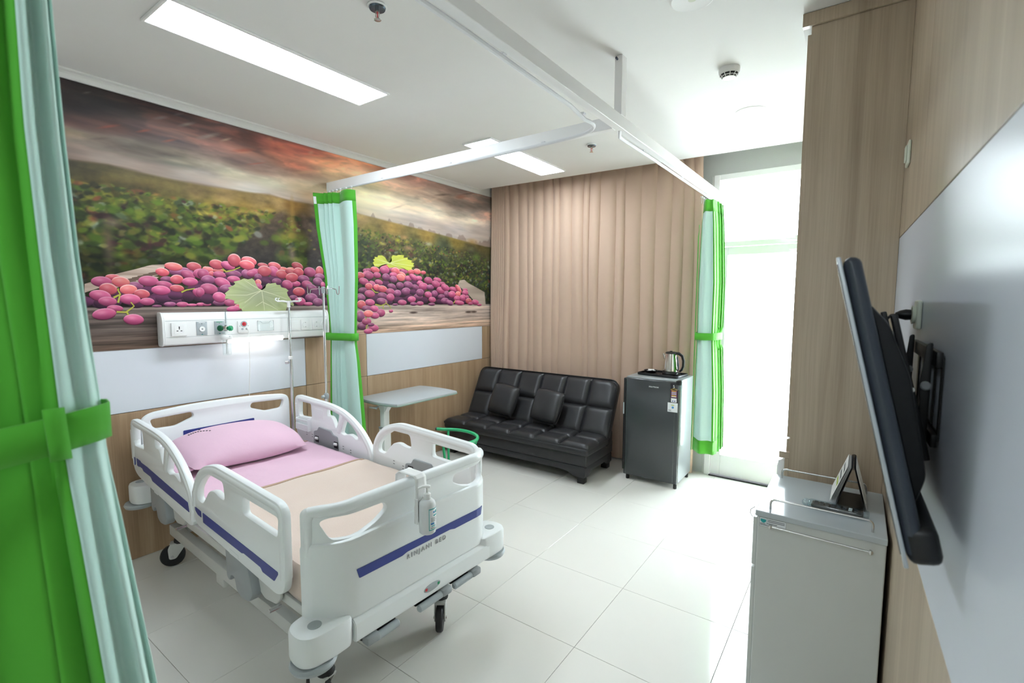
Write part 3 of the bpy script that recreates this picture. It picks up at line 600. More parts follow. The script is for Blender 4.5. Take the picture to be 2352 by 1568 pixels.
for a0, a1, b0, b1 in ((2.13, -.50, 2.17, -.10), (2.24, .07, 2.30, .42)):
    l_, r_ = a0+a1*kk, b0+b1*kk
    fm = np.maximum(fm, np.clip((YY-l_)/.05, 0, 1)*np.clip((r_-YY)/.05, 0, 1)*np.clip((2.43-ZZ)/.05, 0, 1))
fcol = (np.array([120, 100, 84])*(1-np.clip(kk, 0, 1))[..., None]+np.array([62, 56, 54])*np.clip(kk, 0, 1)[..., None])*(1+.5*(bl2-.5))[..., None]
img = img*(1-.85*fm[..., None])+.85*fm[..., None]*fcol
greens = [(120,140,55),(96,120,46),(150,150,62),(74,94,46),(60,74,48),(44,50,40),(180,165,80),(128,118,70),(150,160,150),(176,178,170),(92,48,64),(60,34,46),(170,96,74)]
wl = [.14,.14,.1,.13,.12,.12,.05,.05,.04,.02,.04,.03,.02]
for k in range(6500):
    y = rs.uniform(.5, 4.75); h = np.interp(y, [p[0] for p in HORIZON], [p[1] for p in HORIZON])
    dd = rs.uniform(.12, .80); z = h-dd
    if z < 1.66: continue
    if furrow(y, z) and rs.rand() < .93: continue
    c = np.array(greens[rs.choice(len(greens), p=wl)], float)
    base = img[np.searchsorted(gz, z), min(np.searchsorted(gy, y), len(gy)-1)]
    c = c*.72 + base*.28
    if dd > .5: c = c*.72
    s = rs.uniform(.006, .021)*(1.35 if y < 2.3 else .75)*(.6+.8*min(dd/.5, 1))
    blob(y, z, s*rs.uniform(.9, 1.7), s*rs.uniform(.5, .9), rs.uniform(-40, 40), c, .75 if y < 2.6 else .5, rs.uniform(.55, .95))
for b_ in BLOBS: blob(b_[0], b_[1], b_[2], b_[3], -b_[4]-(6 if b_[1] > 2.6 else 0), b_[5:8], 1.7, .75)
# weathered board under the grapes
wd = fbm(YY*1.3+fbm(YY*3, ZZ*10, 60)*.35, ZZ*52, 41, 5); wd2 = fbm(YY*5, ZZ*160, 47)
t = np.clip((YY-2.3)/.7, 0, 1)[..., None]
wc = (1-t)*np.array([124, 112, 106]) + t*np.array([196, 178, 166])
wc = wc*(1+.95*(wd-.5)[..., None]+.35*(wd2-.5)[..., None])
brown = np.clip((1.50-ZZ)/.14, 0, 1)[..., None]
wc = wc*(1-.55*brown) + .55*brown*wc*np.array([.98, .84, .70])
lip = np.clip(1-np.abs(ZZ-1.635)/.014, 0, 1)[..., None]
wc = wc*(1-.5*lip)+lip*.5*np.array([205, 188, 178])
mw = np.clip((1.646-ZZ)/.006+.5, 0, 1)[..., None]
shade = np.clip(1-(ZZ-1.646)/.10, 0, 1)*np.where(ZZ > 1.646, 1, 0)
img = img*(1-.6*shade[..., None]*np.where((YY < 4.6), 1, 0)[..., None]) 
img = img*(1-mw)+wc*mw
for y, z in ((3.49, 1.565), (4.36, 1.555), (4.46, 1.556)):
    blob(y, z, .055, .012, 0, (70, 54, 48), 1.0, .85)
img = np.clip(img, 4, 255)
img = 255*(img/255)**(1.16+.16*np.clip((2.4-YY)/1.4, 0, 1))[..., None]  # left end darkened more: weaker light there is put into the print colours
def to_lin(a):
    a = np.asarray(a, float)/255
    return np.clip(np.where(a <= .04045, a/12.92, ((a+.055)/1.055)**2.4)*MURAL_GAIN, 0, 1)

mural = thing('wall_mural', 'printed wall mural of a vineyard at sunset with red grapes on a board', 'mural', (0, 2.6, 1.376))
nY, nZ = len(gy), len(gz)
co = np.stack([np.full(YY.shape, .0015), YY-2.6, ZZ-1.376], -1).reshape(-1, 3)
idx = np.arange(nY*nZ).reshape(nZ, nY)
quads = np.stack([idx[:-1, :-1], idx[:-1, 1:], idx[1:, 1:], idx[1:, :-1]], -1).reshape(-1, 4)
me = bpy.data.meshes.new('landscape_print')
me.vertices.add(len(co)); me.vertices.foreach_set('co', co.astype(np.float32).ravel())
me.loops.add(quads.size); me.loops.foreach_set('vertex_index', quads.astype(np.int32).ravel())
me.polygons.add(len(quads)); me.polygons.foreach_set('loop_start', np.arange(0, quads.size, 4, dtype=np.int32)); me.polygons.foreach_set('loop_total', np.full(len(quads), 4, np.int32))
me.update(calc_edges=True)
ca = me.color_attributes.new('print', 'FLOAT_COLOR', 'POINT')
rgba = np.ones((len(co), 4), np.float32); rgba[:, :3] = to_lin(img.reshape(-1, 3)); ca.data.foreach_set('color', rgba.ravel())
me.materials.append(M['mural'])
o = bpy.data.objects.new('landscape_print', me); COL.objects.link(o); o.parent = mural

class Print:
    def __init__(s): s.v, s.f, s.c = [], [], []; s.x = .0020
    def add(s, vs, fs, cs, bump=True):
        n = len(s.v)
        if bump: s.x += 8e-6
        s.v += [(s.x, y-2.6, z-1.376) for y, z in vs]; s.f += [[n+i for i in f] for f in fs]; s.c += cs
    def build(s, name):
        me = bpy.data.meshes.new(name); me.from_pydata(s.v, [], s.f); ca = me.color_attributes.new('print', 'FLOAT_COLOR', 'POINT')
        a = np.ones((len(s.v), 4), np.float32); a[:, :3] = to_lin(np.clip(np.array(s.c, float), 0, 255)); ca.data.foreach_set('color', a.ravel())
        me.materials.append(M['mural']); o = bpy.data.objects.new(name, me); COL.objects.link(o); o.parent = mural; o['kind'] = 'stuff'; return o
def smooth(a, b, x):
    t = min(max((x-a)/(b-a), 0), 1); return t*t*(3-2*t)
def mixc(a, b, t): return [a[i]*(1-t)+b[i]*t for i in range(3)]
P = Print()
def poly(pts, col, var=10, streak=None):
    tris = tessellate_polygon([[Vector((p[0], p[1], 0)) for p in pts]])
    cs = []
    for p in pts:
        k = rs.uniform(-var, var); cs.append([c+k for c in col])
    P.add(pts, [list(t_) for t_ in tris], cs)
def ribbon(pts, w, col):
    L_, R_ = [], []
    for i, p in enumerate(pts):
        a = Vector(pts[max(i-1, 0)]); b = Vector(pts[min(i+1, len(pts)-1)]); d_ = (b-a).normalized(); n_ = Vector((-d_.y, d_.x))
        ww = w*(1-.5*i/len(pts)); L_.append(tuple(Vector(p)+n_*ww)); R_.append(tuple(Vector(p)-n_*ww))
    vs = L_+R_; n = len(pts)
    P.add(vs, [[i, i+1, n+i+1, n+i] for i in range(n-1)], [list(col) for _ in vs])
def dense(pts, n=5):
    out = []
    for a, b in zip(pts, pts[1:]):
        for k in range(n): out.append((a[0]+(b[0]-a[0])*k/n, a[1]+(b[1]-a[1])*k/n))
    return out+[pts[-1]]
poly(dense(LOG_A+[LOG_A[0]], 3)[:-1], (182, 160, 146), 26)
poly(dense(LOG_B+[LOG_B[0]], 3)[:-1], (176, 160, 146), 16)
for k in range(9):   # grain on the driftwood
    y = LOG_A[3][0]+.03*k; ribbon([(y-.08, 1.775+.011*k), (y+.06, 1.80+.012*k)], .0035, (104, 84, 72))
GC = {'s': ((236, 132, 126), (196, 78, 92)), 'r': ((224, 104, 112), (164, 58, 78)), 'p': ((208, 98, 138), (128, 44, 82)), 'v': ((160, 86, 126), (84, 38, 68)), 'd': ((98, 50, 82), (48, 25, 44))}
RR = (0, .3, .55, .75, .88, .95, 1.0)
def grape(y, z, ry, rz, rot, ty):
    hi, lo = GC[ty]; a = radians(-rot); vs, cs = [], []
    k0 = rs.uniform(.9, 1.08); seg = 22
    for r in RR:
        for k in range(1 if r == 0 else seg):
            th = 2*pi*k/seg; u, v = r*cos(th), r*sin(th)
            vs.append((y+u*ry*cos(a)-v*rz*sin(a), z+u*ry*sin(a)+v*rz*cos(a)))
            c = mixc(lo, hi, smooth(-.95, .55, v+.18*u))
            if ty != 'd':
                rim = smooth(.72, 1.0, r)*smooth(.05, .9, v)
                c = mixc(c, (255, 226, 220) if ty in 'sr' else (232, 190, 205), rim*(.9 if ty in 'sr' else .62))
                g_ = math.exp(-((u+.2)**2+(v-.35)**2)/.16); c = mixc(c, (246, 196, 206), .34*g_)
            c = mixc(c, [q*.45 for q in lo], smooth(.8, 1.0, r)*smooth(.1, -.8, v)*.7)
            cs.append([q*k0 for q in c])
    fs = [[0, 1+k, 1+(k+1) % seg] for k in range(seg)]
    for i in range(len(RR)-2):
        s0 = 1+i*seg; s1 = s0+seg
        for k in range(seg): fs.append([s0+k, s1+k, s1+(k+1) % seg, s0+(k+1) % seg])
    P.add(vs, fs, cs)
# deep purple filler behind the named grapes
for k in range(150):
    y = rs.uniform(.86, 4.45); top = interp(y, [.8, 1.2, 1.55, 1.8, 2.4, 2.9, 3.6, 4.0, 4.5], [1.74, 1.80, 1.85, 1.88, 1.84, 1.96, 1.86, 1.80, 1.68])
    s = .028 if y > 2.6 else .038
    grape(y, rs.uniform(1.668, max(top-.03, 1.68)), s*1.25, s*.85, rs.uniform(-15, 15), 'd')
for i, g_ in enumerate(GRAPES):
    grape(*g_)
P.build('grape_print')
P2, P = P, Print(); P.x = P2.x+.0001
def leafshape(pts, ctr, cin, cout, name):
    n = len(pts); q = dense(pts+[pts[0]], 2)[:-1]; vs = [ctr]; cs = [list(cin)]
    for f_, in ((.5,), (1.0,)):
        for p in q:
            k = rs.uniform(-9, 9); vs.append((ctr[0]+(p[0]-ctr[0])*f_, ctr[1]+(p[1]-ctr[1])*f_)); cs.append([c+k for c in (mixc(cin, cout, .35) if f_ < 1 else cout)])
    m_ = len(q); fs = [[0, 1+k, 1+(k+1) % m_] for k in range(m_)]+[[1+k, 1+m_+k, 1+m_+(k+1) % m_, 1+(k+1) % m_] for k in range(m_)]
    P.add(vs, fs, cs)
la = tuple(np.mean(np.array(LEAF_A), 0)); lb = (LEAF_B_V[0][0][0], LEAF_B_V[0][0][1]-.004)
leafshape(LEAF_A, (la[0]-.01, la[1]), (160, 164, 134), (176, 184, 132), 'leaf')
for v_ in LEAF_A_V: ribbon(dense(v_, 4), .0028, (206, 206, 170))
leafshape(LEAF_B, lb, (196, 204, 92), (208, 210, 84), 'leaf')
for v_ in LEAF_B_V: ribbon(dense(v_, 4), .003, (224, 226, 160))
for v_ in STEMS: ribbon(dense(v_, 3), .0055, (176, 172, 74))
P.build('leaf_print')
# ================================================================== HOSPITAL BED
BO = (2.21, 1.473, 0); BA = radians(-2.35)
bed = thing('hospital_bed', 'white hospital bed with blue stripes and folding plastic side rails', 'bed', BO, BA)
def bend(u): return -.11*(max(abs(u)-.34, 0)/.16)**2
# footboard: recessed upper board with two grips, thick lower body, rounded top rail
bm = B()
cut = [(-.462, .852), (-.43, .866), (-.205, .862), (-.19, .83), (-.25, .795), (-.33, .772), (-.43, .780)]
cutL = fillet(cut, .018); cutR = [(-p[0], p[1]) for p in cutL]
outl = fillet([(-.5, .45), (.5, .45), (.5, .905), (.33, .925), (-.33, .925), (-.5, .905)], [.02, .02, .035, .2, .2, .035], 5)
cuts = [((u, 0, 0), (1, 0, 0)) for u in [s*x for s in (-1, 1) for x in (.34, .37, .40, .425, .45, .475, .49)]+[0]]
plate(bm, outl, [cutL, cutR], .03, .008, lambda u, v, w: (bend(u)+w-.005, u, v), cuts)
low = fillet([(-.502, .445), (.502, .445), (.502, .766), (.23, .778), (-.23, .778), (-.502, .766)], [.015, .015, .03, .1, .1, .03], 4)
plate(bm, low, [], .052, .012, lambda u, v, w: (bend(u)+w, u, v), cuts)
pts = [(bend(u), u, interp(abs(u), [0, .33, .46, .5], [.905, .905, .893, .885])) for u in lins(-.478, .478, 40)]
pts = [(bend(-.48)-.006, -.488, .72), (bend(-.485), -.486, .80), (bend(-.486), -.485, .86)] + pts + [(bend(.486), .485, .86), (bend(.485), .486, .80), (bend(.48)-.006, .488, .72)]
tube(bm, pts, [.012, .019, .021]+[.0225]*41+[.021, .019, .012], 12)
foot = obj('footboard', bm, 'plastic', bed)
def on_foot(name, poly_, m, off=.0275, t=.0016, parent=foot):
    bm = B(); plate(bm, poly_, [], t, 0, lambda u, v, w: (bend(u)+off+w, u, v), cuts); return obj(name, bm, m, parent, smooth=0)
on_foot('blue_stripe', fillet([(-.345, .606), (-.133, .606), (-.105, .613), (.155, .613), (.183, .606), (.379, .606), (.395, .646), (-.356, .646)], .004, 2), 'blue')
TM = Matrix(((0, 0, 1, .0275), (1, 0, 0, 0), (0, 1, 0, 0), (0, 0, 0, 1)))
text('lettering', 'RINJANI BED', .0285, 'grey_text', foot, Matrix.Translation((0, -.108, .580)) @ TM, .0008, 1.5, 'LEFT', .0005)
# footboard base beam and corner blocks
bm = B()
sec = [(-.085, .357), (.034, .357), (.040, .363), (.040, .425), (.034, .436), (.004, .458), (-.085, .458)]
r = [[bm.verts.new((p[0], u, p[1])) for p in sec] for u in (-.376, .430)]
for k in range(len(sec)): bm.faces.new((r[0][k-1], r[0][k], r[1][k], r[1][k-1]))
bm.faces.new(r[0]); bm.faces.new(r[1][::-1])
bmesh.ops.bevel(bm, geom=bm.edges[:], offset=.004, segments=2, affect='EDGES', clamp_overlap=True)
base = obj('foot_beam', bm, 'plastic', bed)
bm = B(); plate(bm, [(.025+.05*cos(t)*1.0+(.022 if cos(t) > 0 else -.022)*0, .018*sin(t)+.0) for t in lins(0, 2*pi, 20)[:-1]], [], .003, .001, lambda u, v, w: (.0405+w, u+.0, v+.398+u*.02-.001))
ind = obj('lock_indicator', bm, 'light_grey', base)
for u, m in ((-.012, 'red'), (.062, 'o2green')):
    bm = B(); cbox(bm, (.0425, u, .398), (.001, .012, .012)); obj('lock_mark', bm, m, ind, smooth=0)
def corner(bx, s, z0, z1, sx, name):
    bm = B(); K = 1 if sx > 0 else .965
    pl = [(-.13*sx, s*.375), (.036*sx, s*.377), (.042*sx, s*.47), (.036*sx, s*.55), (0, s*.585), (-.06*sx, s*.588), (-.11*sx, s*.57), (-.13*sx, s*.52)]
    plate(bm, fillet(pl, .03, 4), [], z1-z0, .018, lambda u, v, w: (bx+u, v*K, (z0+z1)/2+w))
    c = obj(name, bm, 'plastic', bed)
    bm = B(); 
    prof = [(0, -.03), (.05, -.03), (.078, -.022), (.084, -.008), (.078, .004), (0, .004)]
    lathe(bm, prof, (bx-.035*sx, s*.51, z0-.004), 28)
    for v in bm.verts: v.co.y = s*.51+(v.co.y-s*.51)*1.05
    obj('bumper', bm, 'light_grey', c)
    bm = B(); lathe(bm, [(.019, -.002), (.026, -.002), (.026, .0015), (.024, .003), (.019, .002)], (bx-.03*sx, s*.505, z1), 24); obj('socket_ring', bm, 'light_grey', c)
    bm = B(); lathe(bm, [(0, .0006), (.0189, .0006)], (bx-.03*sx, s*.505, z1), 20); obj('socket_hole', bm, 'ink', c, smooth=0)
    return c
for s in (-1, 1): corner(.0, s, .35, .474, 1, 'corner_block')
for s in (-1, 1): corner(-2.13, s, .41, .535, -1, 'corner_block')
# crank handles folded under the foot beam
for a, b, left in ((-.335, -.165, True), (-.055, .145, False), (.165, .35, False)):
    bm = B(); e = a+.035 if left else b-.035
    cyl(bm, (.035, a if not left else a+.05, .326), (.035, b if left else b-.05, .330), .0165, 14, .006)
    h = obj('crank_handle', bm, 'light_grey', bed)
    bm = B(); cbox(bm, (.030, e, .335), (.05, .062, .036), .010); obj('crank_joint', bm, 'grey_plastic', h)
    bm = B(); cbox(bm, (.005, (a+b)/2, .338), (.022, b-a, .018), .003); obj('crank_arm', bm, 'black', h)
# headboard
bm = B()
ho = fillet([(-.485, .50), (.475, .50), (.475, .93), (.44, .962), (.2, .985), (-.2, .99), (-.44, .968), (-.49, .93)], [.02, .02, .05, .04, .2, .2, .04, .05], 5)
hl = fillet([(-.44, .925), (-.20, .935), (-.19, .90), (-.30, .858), (-.42, .862)], .02); hr = [(-p[0]-.012, p[1]-.004) for p in hl]
plate(bm, ho, [hl, hr], .042, .012, lambda u, v, w: (-2.10+w, u, v))
head = obj('headboard', bm, 'plastic', bed)
bm = B(); plate(bm, fillet([(-.26, .745), (.2, .745), (.2, .818), (-.26, .818)], .006, 2), [], .002, 0, lambda u, v, w: (-2.078+w, u, v)); obj('blue_plate', bm, 'blue', head, smooth=0)
# side rails
FOOT_O = fillet([(-1.075, .567), (-1.11, .60), (-1.118, .74), (-1.055, .835), (-.97, .892), (-.84, .926), (-.76, .926), (-.215, .908), (-.178, .875), (-.182, .60), (-.20, .545), (-.255, .517)], [.03, .03, .06, .06, .06, .06, .06, .035, .035, .05, .04, .03], 4)
FOOT_H = [fillet([(-1.052, .706), (-1.045, .755), (-.98, .82), (-.90, .866), (-.735, .866), (-.722, .785), (-.78, .785), (-.84, .80), (-.90, .785), (-.985, .70)], .022, 3),
          fillet([(-.535, .850), (-.225, .846), (-.236, .765), (-.535, .775)], .018, 4)]
HEAD_O = fillet([(-2.02, .60), (-2.085, .64), (-2.105, .90), (-2.085, .945), (-2.03, .955), (-1.60, .942), (-1.46, .920), (-1.355, .884), (-1.255, .832), (-1.185, .776), (-1.122, .709), (-1.098, .62), (-1.115, .55), (-1.16, .53)], [.05, .05, .03, .03, .03, .1, .08, .08, .08, .08, .08, .06, .03, .03], 3)
HEAD_H = [fillet([(-2.07, .905), (-1.865, .905), (-1.855, .80), (-2.03, .79)], .014, 3),
          fillet([(-1.645, .899), (-1.575, .893), (-1.475, .874), (-1.512, .80), (-1.53, .772), (-1.562, .83), (-1.59, .852), (-1.64, .850)], .014, 3),
          fillet([(-1.415, .858), (-1.335, .822), (-1.285, .783), (-1.258, .742), (-1.29, .736), (-1.32, .752), (-1.362, .76), (-1.43, .742), (-1.468, .752)], .014, 3)]
def inset(l, d_):
    q = [Vector(p[:2]) if not isinstance(p, Vector) else p.to_2d() for p in l]
    if area(q) < 0: q = q[::-1]
    return offset_loop(q, d_)
def rail(kind, s, sh):
    O, H = (FOOT_O, FOOT_H) if kind == 'foot' else (HEAD_O, HEAD_H)
    yc = .519*s
    fn = lambda u, v, w: (u+sh, yc+s*w, v)
    bm = B(); plate(bm, O, H, .034, .008, fn)
    def strip(idx_pts, r): tube(bm, [fn(p[0], p[1], .0) for p in idx_pts], r, 10)
    ins = inset(O, .024)
    tops = [p for p in ins if p.y > (.70 if kind == 'foot' else .66)]
    # raised rounded hand rim along the upper edge
    tops.sort(key=lambda p: p.x)
    if kind == 'foot': path = [(-1.094, .66), (-1.094, .73)]+[(p.x, p.y) for p in tops if p.x > -1.09 and p.x < -.21 and p.y > .74]+[(-.203, .86), (-.203, .70), (-.204, .60)]
    else: path = [(-2.076, .70), (-2.08, .88)]+[(p.x, p.y) for p in tops if p.x > -2.07 and p.y > .66]+[(-1.122, .62), (-1.13, .57)]
    q = [path[0]]
    for p in path[1:]:
        if (Vector(p)-Vector(q[-1])).length > .008: q.append(p)
    strip(q, .023)
    ro = obj('side_rail', bm, 'plastic', bed)
    def sub(name, poly_, m, w, t=.0018, bev=0, sm=0):
        bm = B(); plate(bm, poly_, [], t, bev, lambda u, v, ww: fn(u, v, w+ww)); return obj(name, bm, m, ro, smooth=sm)
    if kind == 'foot':
        sub('blue_stripe', fillet([(-.985, .655), (-.238, .622), (-.236, .612), (-.268, .574), (-.368, .576), (-.385, .590), (-.54, .598), (-.56, .592), (-.985, .606)], .004, 2), 'blue', .0178)
        sub('shield_mark', fillet([(-1.082, .660), (-1.008, .656), (-1.006, .624), (-1.05, .628), (-1.08, .642)], .006, 2), 'blue', .0178)
        sub('white_label', [(-.688, .570), (-.60, .566), (-.60, .547), (-.688, .549)], 'label', .0178)
        xo = 0
        sub('inner_latch', fillet([(-.775, .60), (-.770, .685), (-.715, .695), (-.695, .728), (-.535, .728), (-.515, .69), (-.50, .60)], .012, 2), 'grey_plastic', -.021, .012, .004)
        knobs = (-.735,)
        slots = ((-.89, .655), (-.80, .64))
    else:
        sub('blue_stripe', fillet([(-2.005, .715), (-1.935, .713), (-1.92, .706), (-1.80, .702), (-1.78, .70), (-1.17, .655), (-1.155, .606), (-1.72, .636), (-1.75, .655), (-1.88, .66), (-1.90, .672), (-1.955, .674), (-1.96, .668), (-2.0, .67)], .004, 2), 'blue', .0178)
        sub('shield_mark', fillet([(-2.075, .715), (-2.03, .712), (-2.028, .67), (-2.05, .66), (-2.072, .675)], .006, 2), 'blue', .0178)
        sub('white_label', [(-1.70, .595), (-1.64, .590), (-1.64, .572), (-1.70, .575)], 'label', .0178)
        sub('inner_latch', fillet([(-1.82, .60), (-1.815, .71), (-1.765, .722), (-1.745, .752), (-1.585, .745), (-1.56, .722), (-1.505, .715), (-1.50, .60)], .012, 2), 'grey_plastic', -.021, .012, .004)
        sub('strut', fillet([(-1.475, .895), (-1.425, .885), (-1.475, .735), (-1.52, .745)], .012, 3), 'plastic', .0, .044, .01, 38)
        # cup tray moulded on the inner face
        bm = B()
        for lo, hi in (((-2.04, -.048, .694), (-1.865, -.017, .702)), ((-2.04, -.048, .70), (-1.865, -.044, .745)), ((-2.04, -.044, .70), (-2.032, -.017, .785)), ((-1.873, -.044, .70), (-1.865, -.017, .79)), ((-2.04, -.047, .765), (-1.865, -.042, .782))):
            box(bm, lo, hi, .002, 1)
        for v in bm.verts: v.co = Vector(fn(v.co.x, v.co.z, v.co.y))
        obj('tray', bm, 'plastic', ro, smooth=0)
        sub('plaque', fillet([(-1.80, .882), (-1.69, .880), (-1.692, .816), (-1.802, .815)], .006, 2), 'plastic', -.0176, .0016)
        knobs = (-1.785, -1.535); slots = ((-1.93, .66), (-1.85, .655), (-1.44, .64), (-1.35, .63))
    for kx in knobs:
        bm = B(); cyl(bm, fn(kx, .66, -.030), fn(kx+.035, .662, -.030), .010, 10, .003); obj('knob', bm, 'white', ro)
        bm = B(); box(bm, (-.024, 0, -.024), (.024, .0015, .024)); 
        for v in bm.verts: v.co = Vector(fn(kx+.017+v.co.x, .655+v.co.z, -.0275+v.co.y))
        obj('knob_recess', bm, 'dark_rubber', ro, smooth=0)
    for sx_, sz_ in slots:
        for dz in (0, .018):
            bm = B(); box(bm, (-.008, -.0178, -.003), (.008, -.0168, .003))
            for v in bm.verts: v.co = Vector(fn(sx_+v.co.x, sz_+dz+v.co.z, v.co.y))
            obj('slot', bm, 'grey_plastic', ro, smooth=0)
    # hinge bracket below the rail
    c = -.62 if kind == 'foot' else -1.66
    br = [(-.135, .56), (-.13, .415), (-.10, .398), (-.082, .438), (-.045, .436), (-.03, .385), (.01, .366), (.09, .374), (.135, .42), (.085, .56)]
    if kind == 'head': br = [(p[0], p[1]+.035) for p in br]
    sub('hinge_bracket', fillet([(p[0]+c, p[1]) for p in br], .016, 3), 'grey_plastic', -.012, .052, .010, 38)
    dz = 0 if kind == 'foot' else .03
    sub('hinge_plate', fillet([(c+.06, .555+dz), (c+.10, .43+dz), (c+.17, .405+dz), (c+.27, .42+dz), (c+.31, .46+dz), (c+.31, .54+dz)], .012, 2), 'steelpaint', -.03, .012, .003)
    bm = B(); cyl(bm, fn(c+.30, .425+dz, -.03), fn(c+.30, .425+dz, .02), .008, 8); obj('hinge_bolt', bm, 'chrome', ro)
    return ro
rail('foot', -1, 0); rail('head', -1, -.01); rail('foot', 1, .06); rail('head', 1, .045)
# deck under the mattress and underframe
bm = B()
for s in (-1, 1): box(bm, (-2.06, s*.455-.018, .425), (-.09, s*.455+.018, .47), .006)
box(bm, (-2.06, -.44, .43), (-2.02, .44, .47), .004); box(bm, (-.13, -.44, .43), (-.09, .44, .47), .004)
deck = obj('deck_frame', bm, 'steelpaint', bed)
for k in range(4):
    bm = B(); x = -2.0+k*.475; box(bm, (x, -.43, .472), (x+.45, .43, .486), .004); obj('deck_panel', bm, 'plastic', deck)
bm = B()
for s in (-1, 1): box(bm, (-1.92, s*.392-.024, .205), (-.16, s*.392+.024, .272), .006)
box(bm, (-1.90, -.37, .21), (-1.84, .37, .268), .006); box(bm, (-.26, -.37, .21), (-.20, .37, .268), .006)
chas = obj('chassis', bm, 'steelpaint', bed)
for s in (-1, 1):
    bm = B(); box(bm, (-1.22, s*.392-.02, .15), (-1.12, s*.392+.02, .205), .008); obj('pedal_lug', bm, 'steelpaint', chas)
for x, y in ((-1.45, -.2), (-1.45, .2), (-.7, -.2), (-.7, .2)):
    bm = B(); box(bm, (x-.03, y-.025, .271), (x+.03, y+.025, .43), .005); obj('lift_post', bm, 'steelpaint', chas)
bm = B(); box(bm, (-1.5, -.26, .29), (-.65, -.2, .34), .005); box(bm, (-1.5, .2, .29), (-.65, .26, .34), .005); obj('lift_link', bm, 'steelpaint', chas)
def caster(bx, by, ang, brake, zt=.21):
    """swivel caster; ang = heading of the trail"""
    R_ = .068; off = .045
    T_ = Matrix.Translation((bx, by, 0)) @ Matrix.Rotation(ang, 4, 'Z')
    def tr(bm): 
        for v in bm.verts: v.co = T_ @ v.co
        return bm
    bm = B(); cyl(bm, (0, 0, .15), (0, 0, zt), .017); c = obj('caster', tr(bm), 'steelpaint', bed)
    bm = B(); lathe(bm, [(.019, .0), (.036, .002), (.038, .012), (.032, .034), (.02, .044), (.018, .044)], (0, 0, .146), 20); obj('swivel_cap', tr(bm), 'dark_rubber', c)
    bm = B()
    for s in (-1, 1):
        plate(bm, fillet([(-.035, .150), (.055, .150), (.068, .12), (off+.018, .052), (off-.018, .052), (-.02, .12)], .012, 3), [], .006, .0015, lambda u, v, w: (u, s*.026+w, v))
    box(bm, (-.034, -.028, .138), (.056, .028, .152), .005)
    obj('fork', tr(bm), 'steelpaint', c)
    bm = B(); lathe(bm, [(.048, -.017), (R_-.006, -.017), (R_, -.010), (R_, .010), (R_-.006, .017), (.048, .017)], seg=36, mtx=axis_mtx((off, 0, R_+.0005), (0, 1, 0))); w_ = obj('tyre', tr(bm), 'dark_rubber', c)
    bm = B(); lathe(bm, [(0, -.018), (.014, -.018), (.016, -.012), (.036, -.012), (.040, -.016), (.047, -.016), (.047, .016), (.040, .016), (.036, .012), (.016, .012), (.014, .018), (0, .018)], seg=30, mtx=axis_mtx((off, 0, R_+.0005), (0, 1, 0))); obj('hub', tr(bm), 'grey_plastic', c)
    bm = B(); cyl(bm, (off, -.034, R_), (off, .034, R_), .008, 8); obj('axle', tr(bm), 'chrome', c)
    if brake:
        bm = B(); box(bm, (.03, -.024, .135), (.13, .024, .150), .006); obj('brake_arm', tr(bm), 'steelpaint', c)
        bm = B(); plate(bm, [(.10, .151), (.145, .151), (.135, .185)], [], .04, .002, lambda u, v, w: (u, w, v)); obj('brake_pedal', tr(bm), 'red', c)
caster(-1.895, -.365, radians(-112), False); caster(-1.885, .387, pi, False)
caster(-.16, -.392, radians(188), True); caster(-.155, .262, radians(-50), False)
for s, y in ((-1, -.392), (1, .262)):
    bm = B(); box(bm, (-.205, y-.03, .205), (-.13, y+.03, .30), .01); cyl(bm, (-.16, y, .29), (-.10, y*1.0, .36), .02); obj('caster_housing', bm, 'steelpaint', bed)

# ---- bedding
def bedco(x, y, z):
    return Vector(BO)+Matrix.Rotation(BA, 3, 'Z') @ Vector((x, y, z))
mt = thing('mattress', 'hospital mattress in a pink fitted sheet on the bed deck', 'mattress', BO, BA)
bm = B(); box(bm, (-2.055, -.452, .488), (-.075, .452, .632), .045, 4)
obj('mattress_body', bm, 'pink', mt)
def rumple(x, y): return .004*sin(9*x+3*y)+.003*sin(17*y-6*x)+.0025*sin(31*x+13*y)
bm = B()
def top_sheet(u, v):
    x = -1.78+u*.78; a = (v-.5)*2
    y = a*.452; z = .6345+max(0, rumple(x*1.7, y*1.6))*.6
    return (x, y, z)
grid(bm, top_sheet, lins(0, 1, 40), lins(0, 1, 40)); sh = solid(obj('draw_sheet', bm, 'pink', mt), .003, 1)
bm = B(); box(bm, (-1.795, -.45, .6355), (-1.778, .45, .6415), .002, 1); obj('sheet_piping', bm, 'beige_edge', mt)

bk = thing('blanket', 'beige fleece blanket covering the foot half of the bed', 'blanket', BO, BA)
def blk(u, v):
    edge = -1.115+.06*sin(v*pi)*.4+.05*(v-.5)
    x = edge+(-.06-edge)*u
    a = (v-.5)*2; ab = abs(a)
    if ab < .78:
        y = a/.78*.462; z = .6475+rumple(x*1.3, y)*.7 if ab < .7 else .6465
        z = max(z, .6445)
        if ab > .66: z -= .006*((ab-.66)/.12)**2
    else:
        k = (ab-.78)/.22; s = 1 if a > 0 else -1
        y = s*(.462+.006*sin(k*pi)+.004*sin(x*22)); z = .640-.158*k
    if u > .97: z -= 0
    return (x, y, z)
bm = B(); grid(bm, blk, lins(0, 1, 60), [i/56 for i in range(57)])
solid(obj('blanket_cloth', bm, 'beige', bk), .005, 1)
bm = B()
def blk_e(u, v): 
    p = Vector(blk(u*.022, .1+v*.8)); p.z += .0055 if abs(v-.5) < .47 else .0; return p
grid(bm, blk_e, lins(0, 1, 3), lins(0, 1, 50)); solid(obj('binding', bm, 'beige_edge', bk), .003, 1)
bm = B()
def blk_f(u, v):
    y = (v-.5)*.9; return (-.058+.004*sin(y*30), y, .648-.155*u)
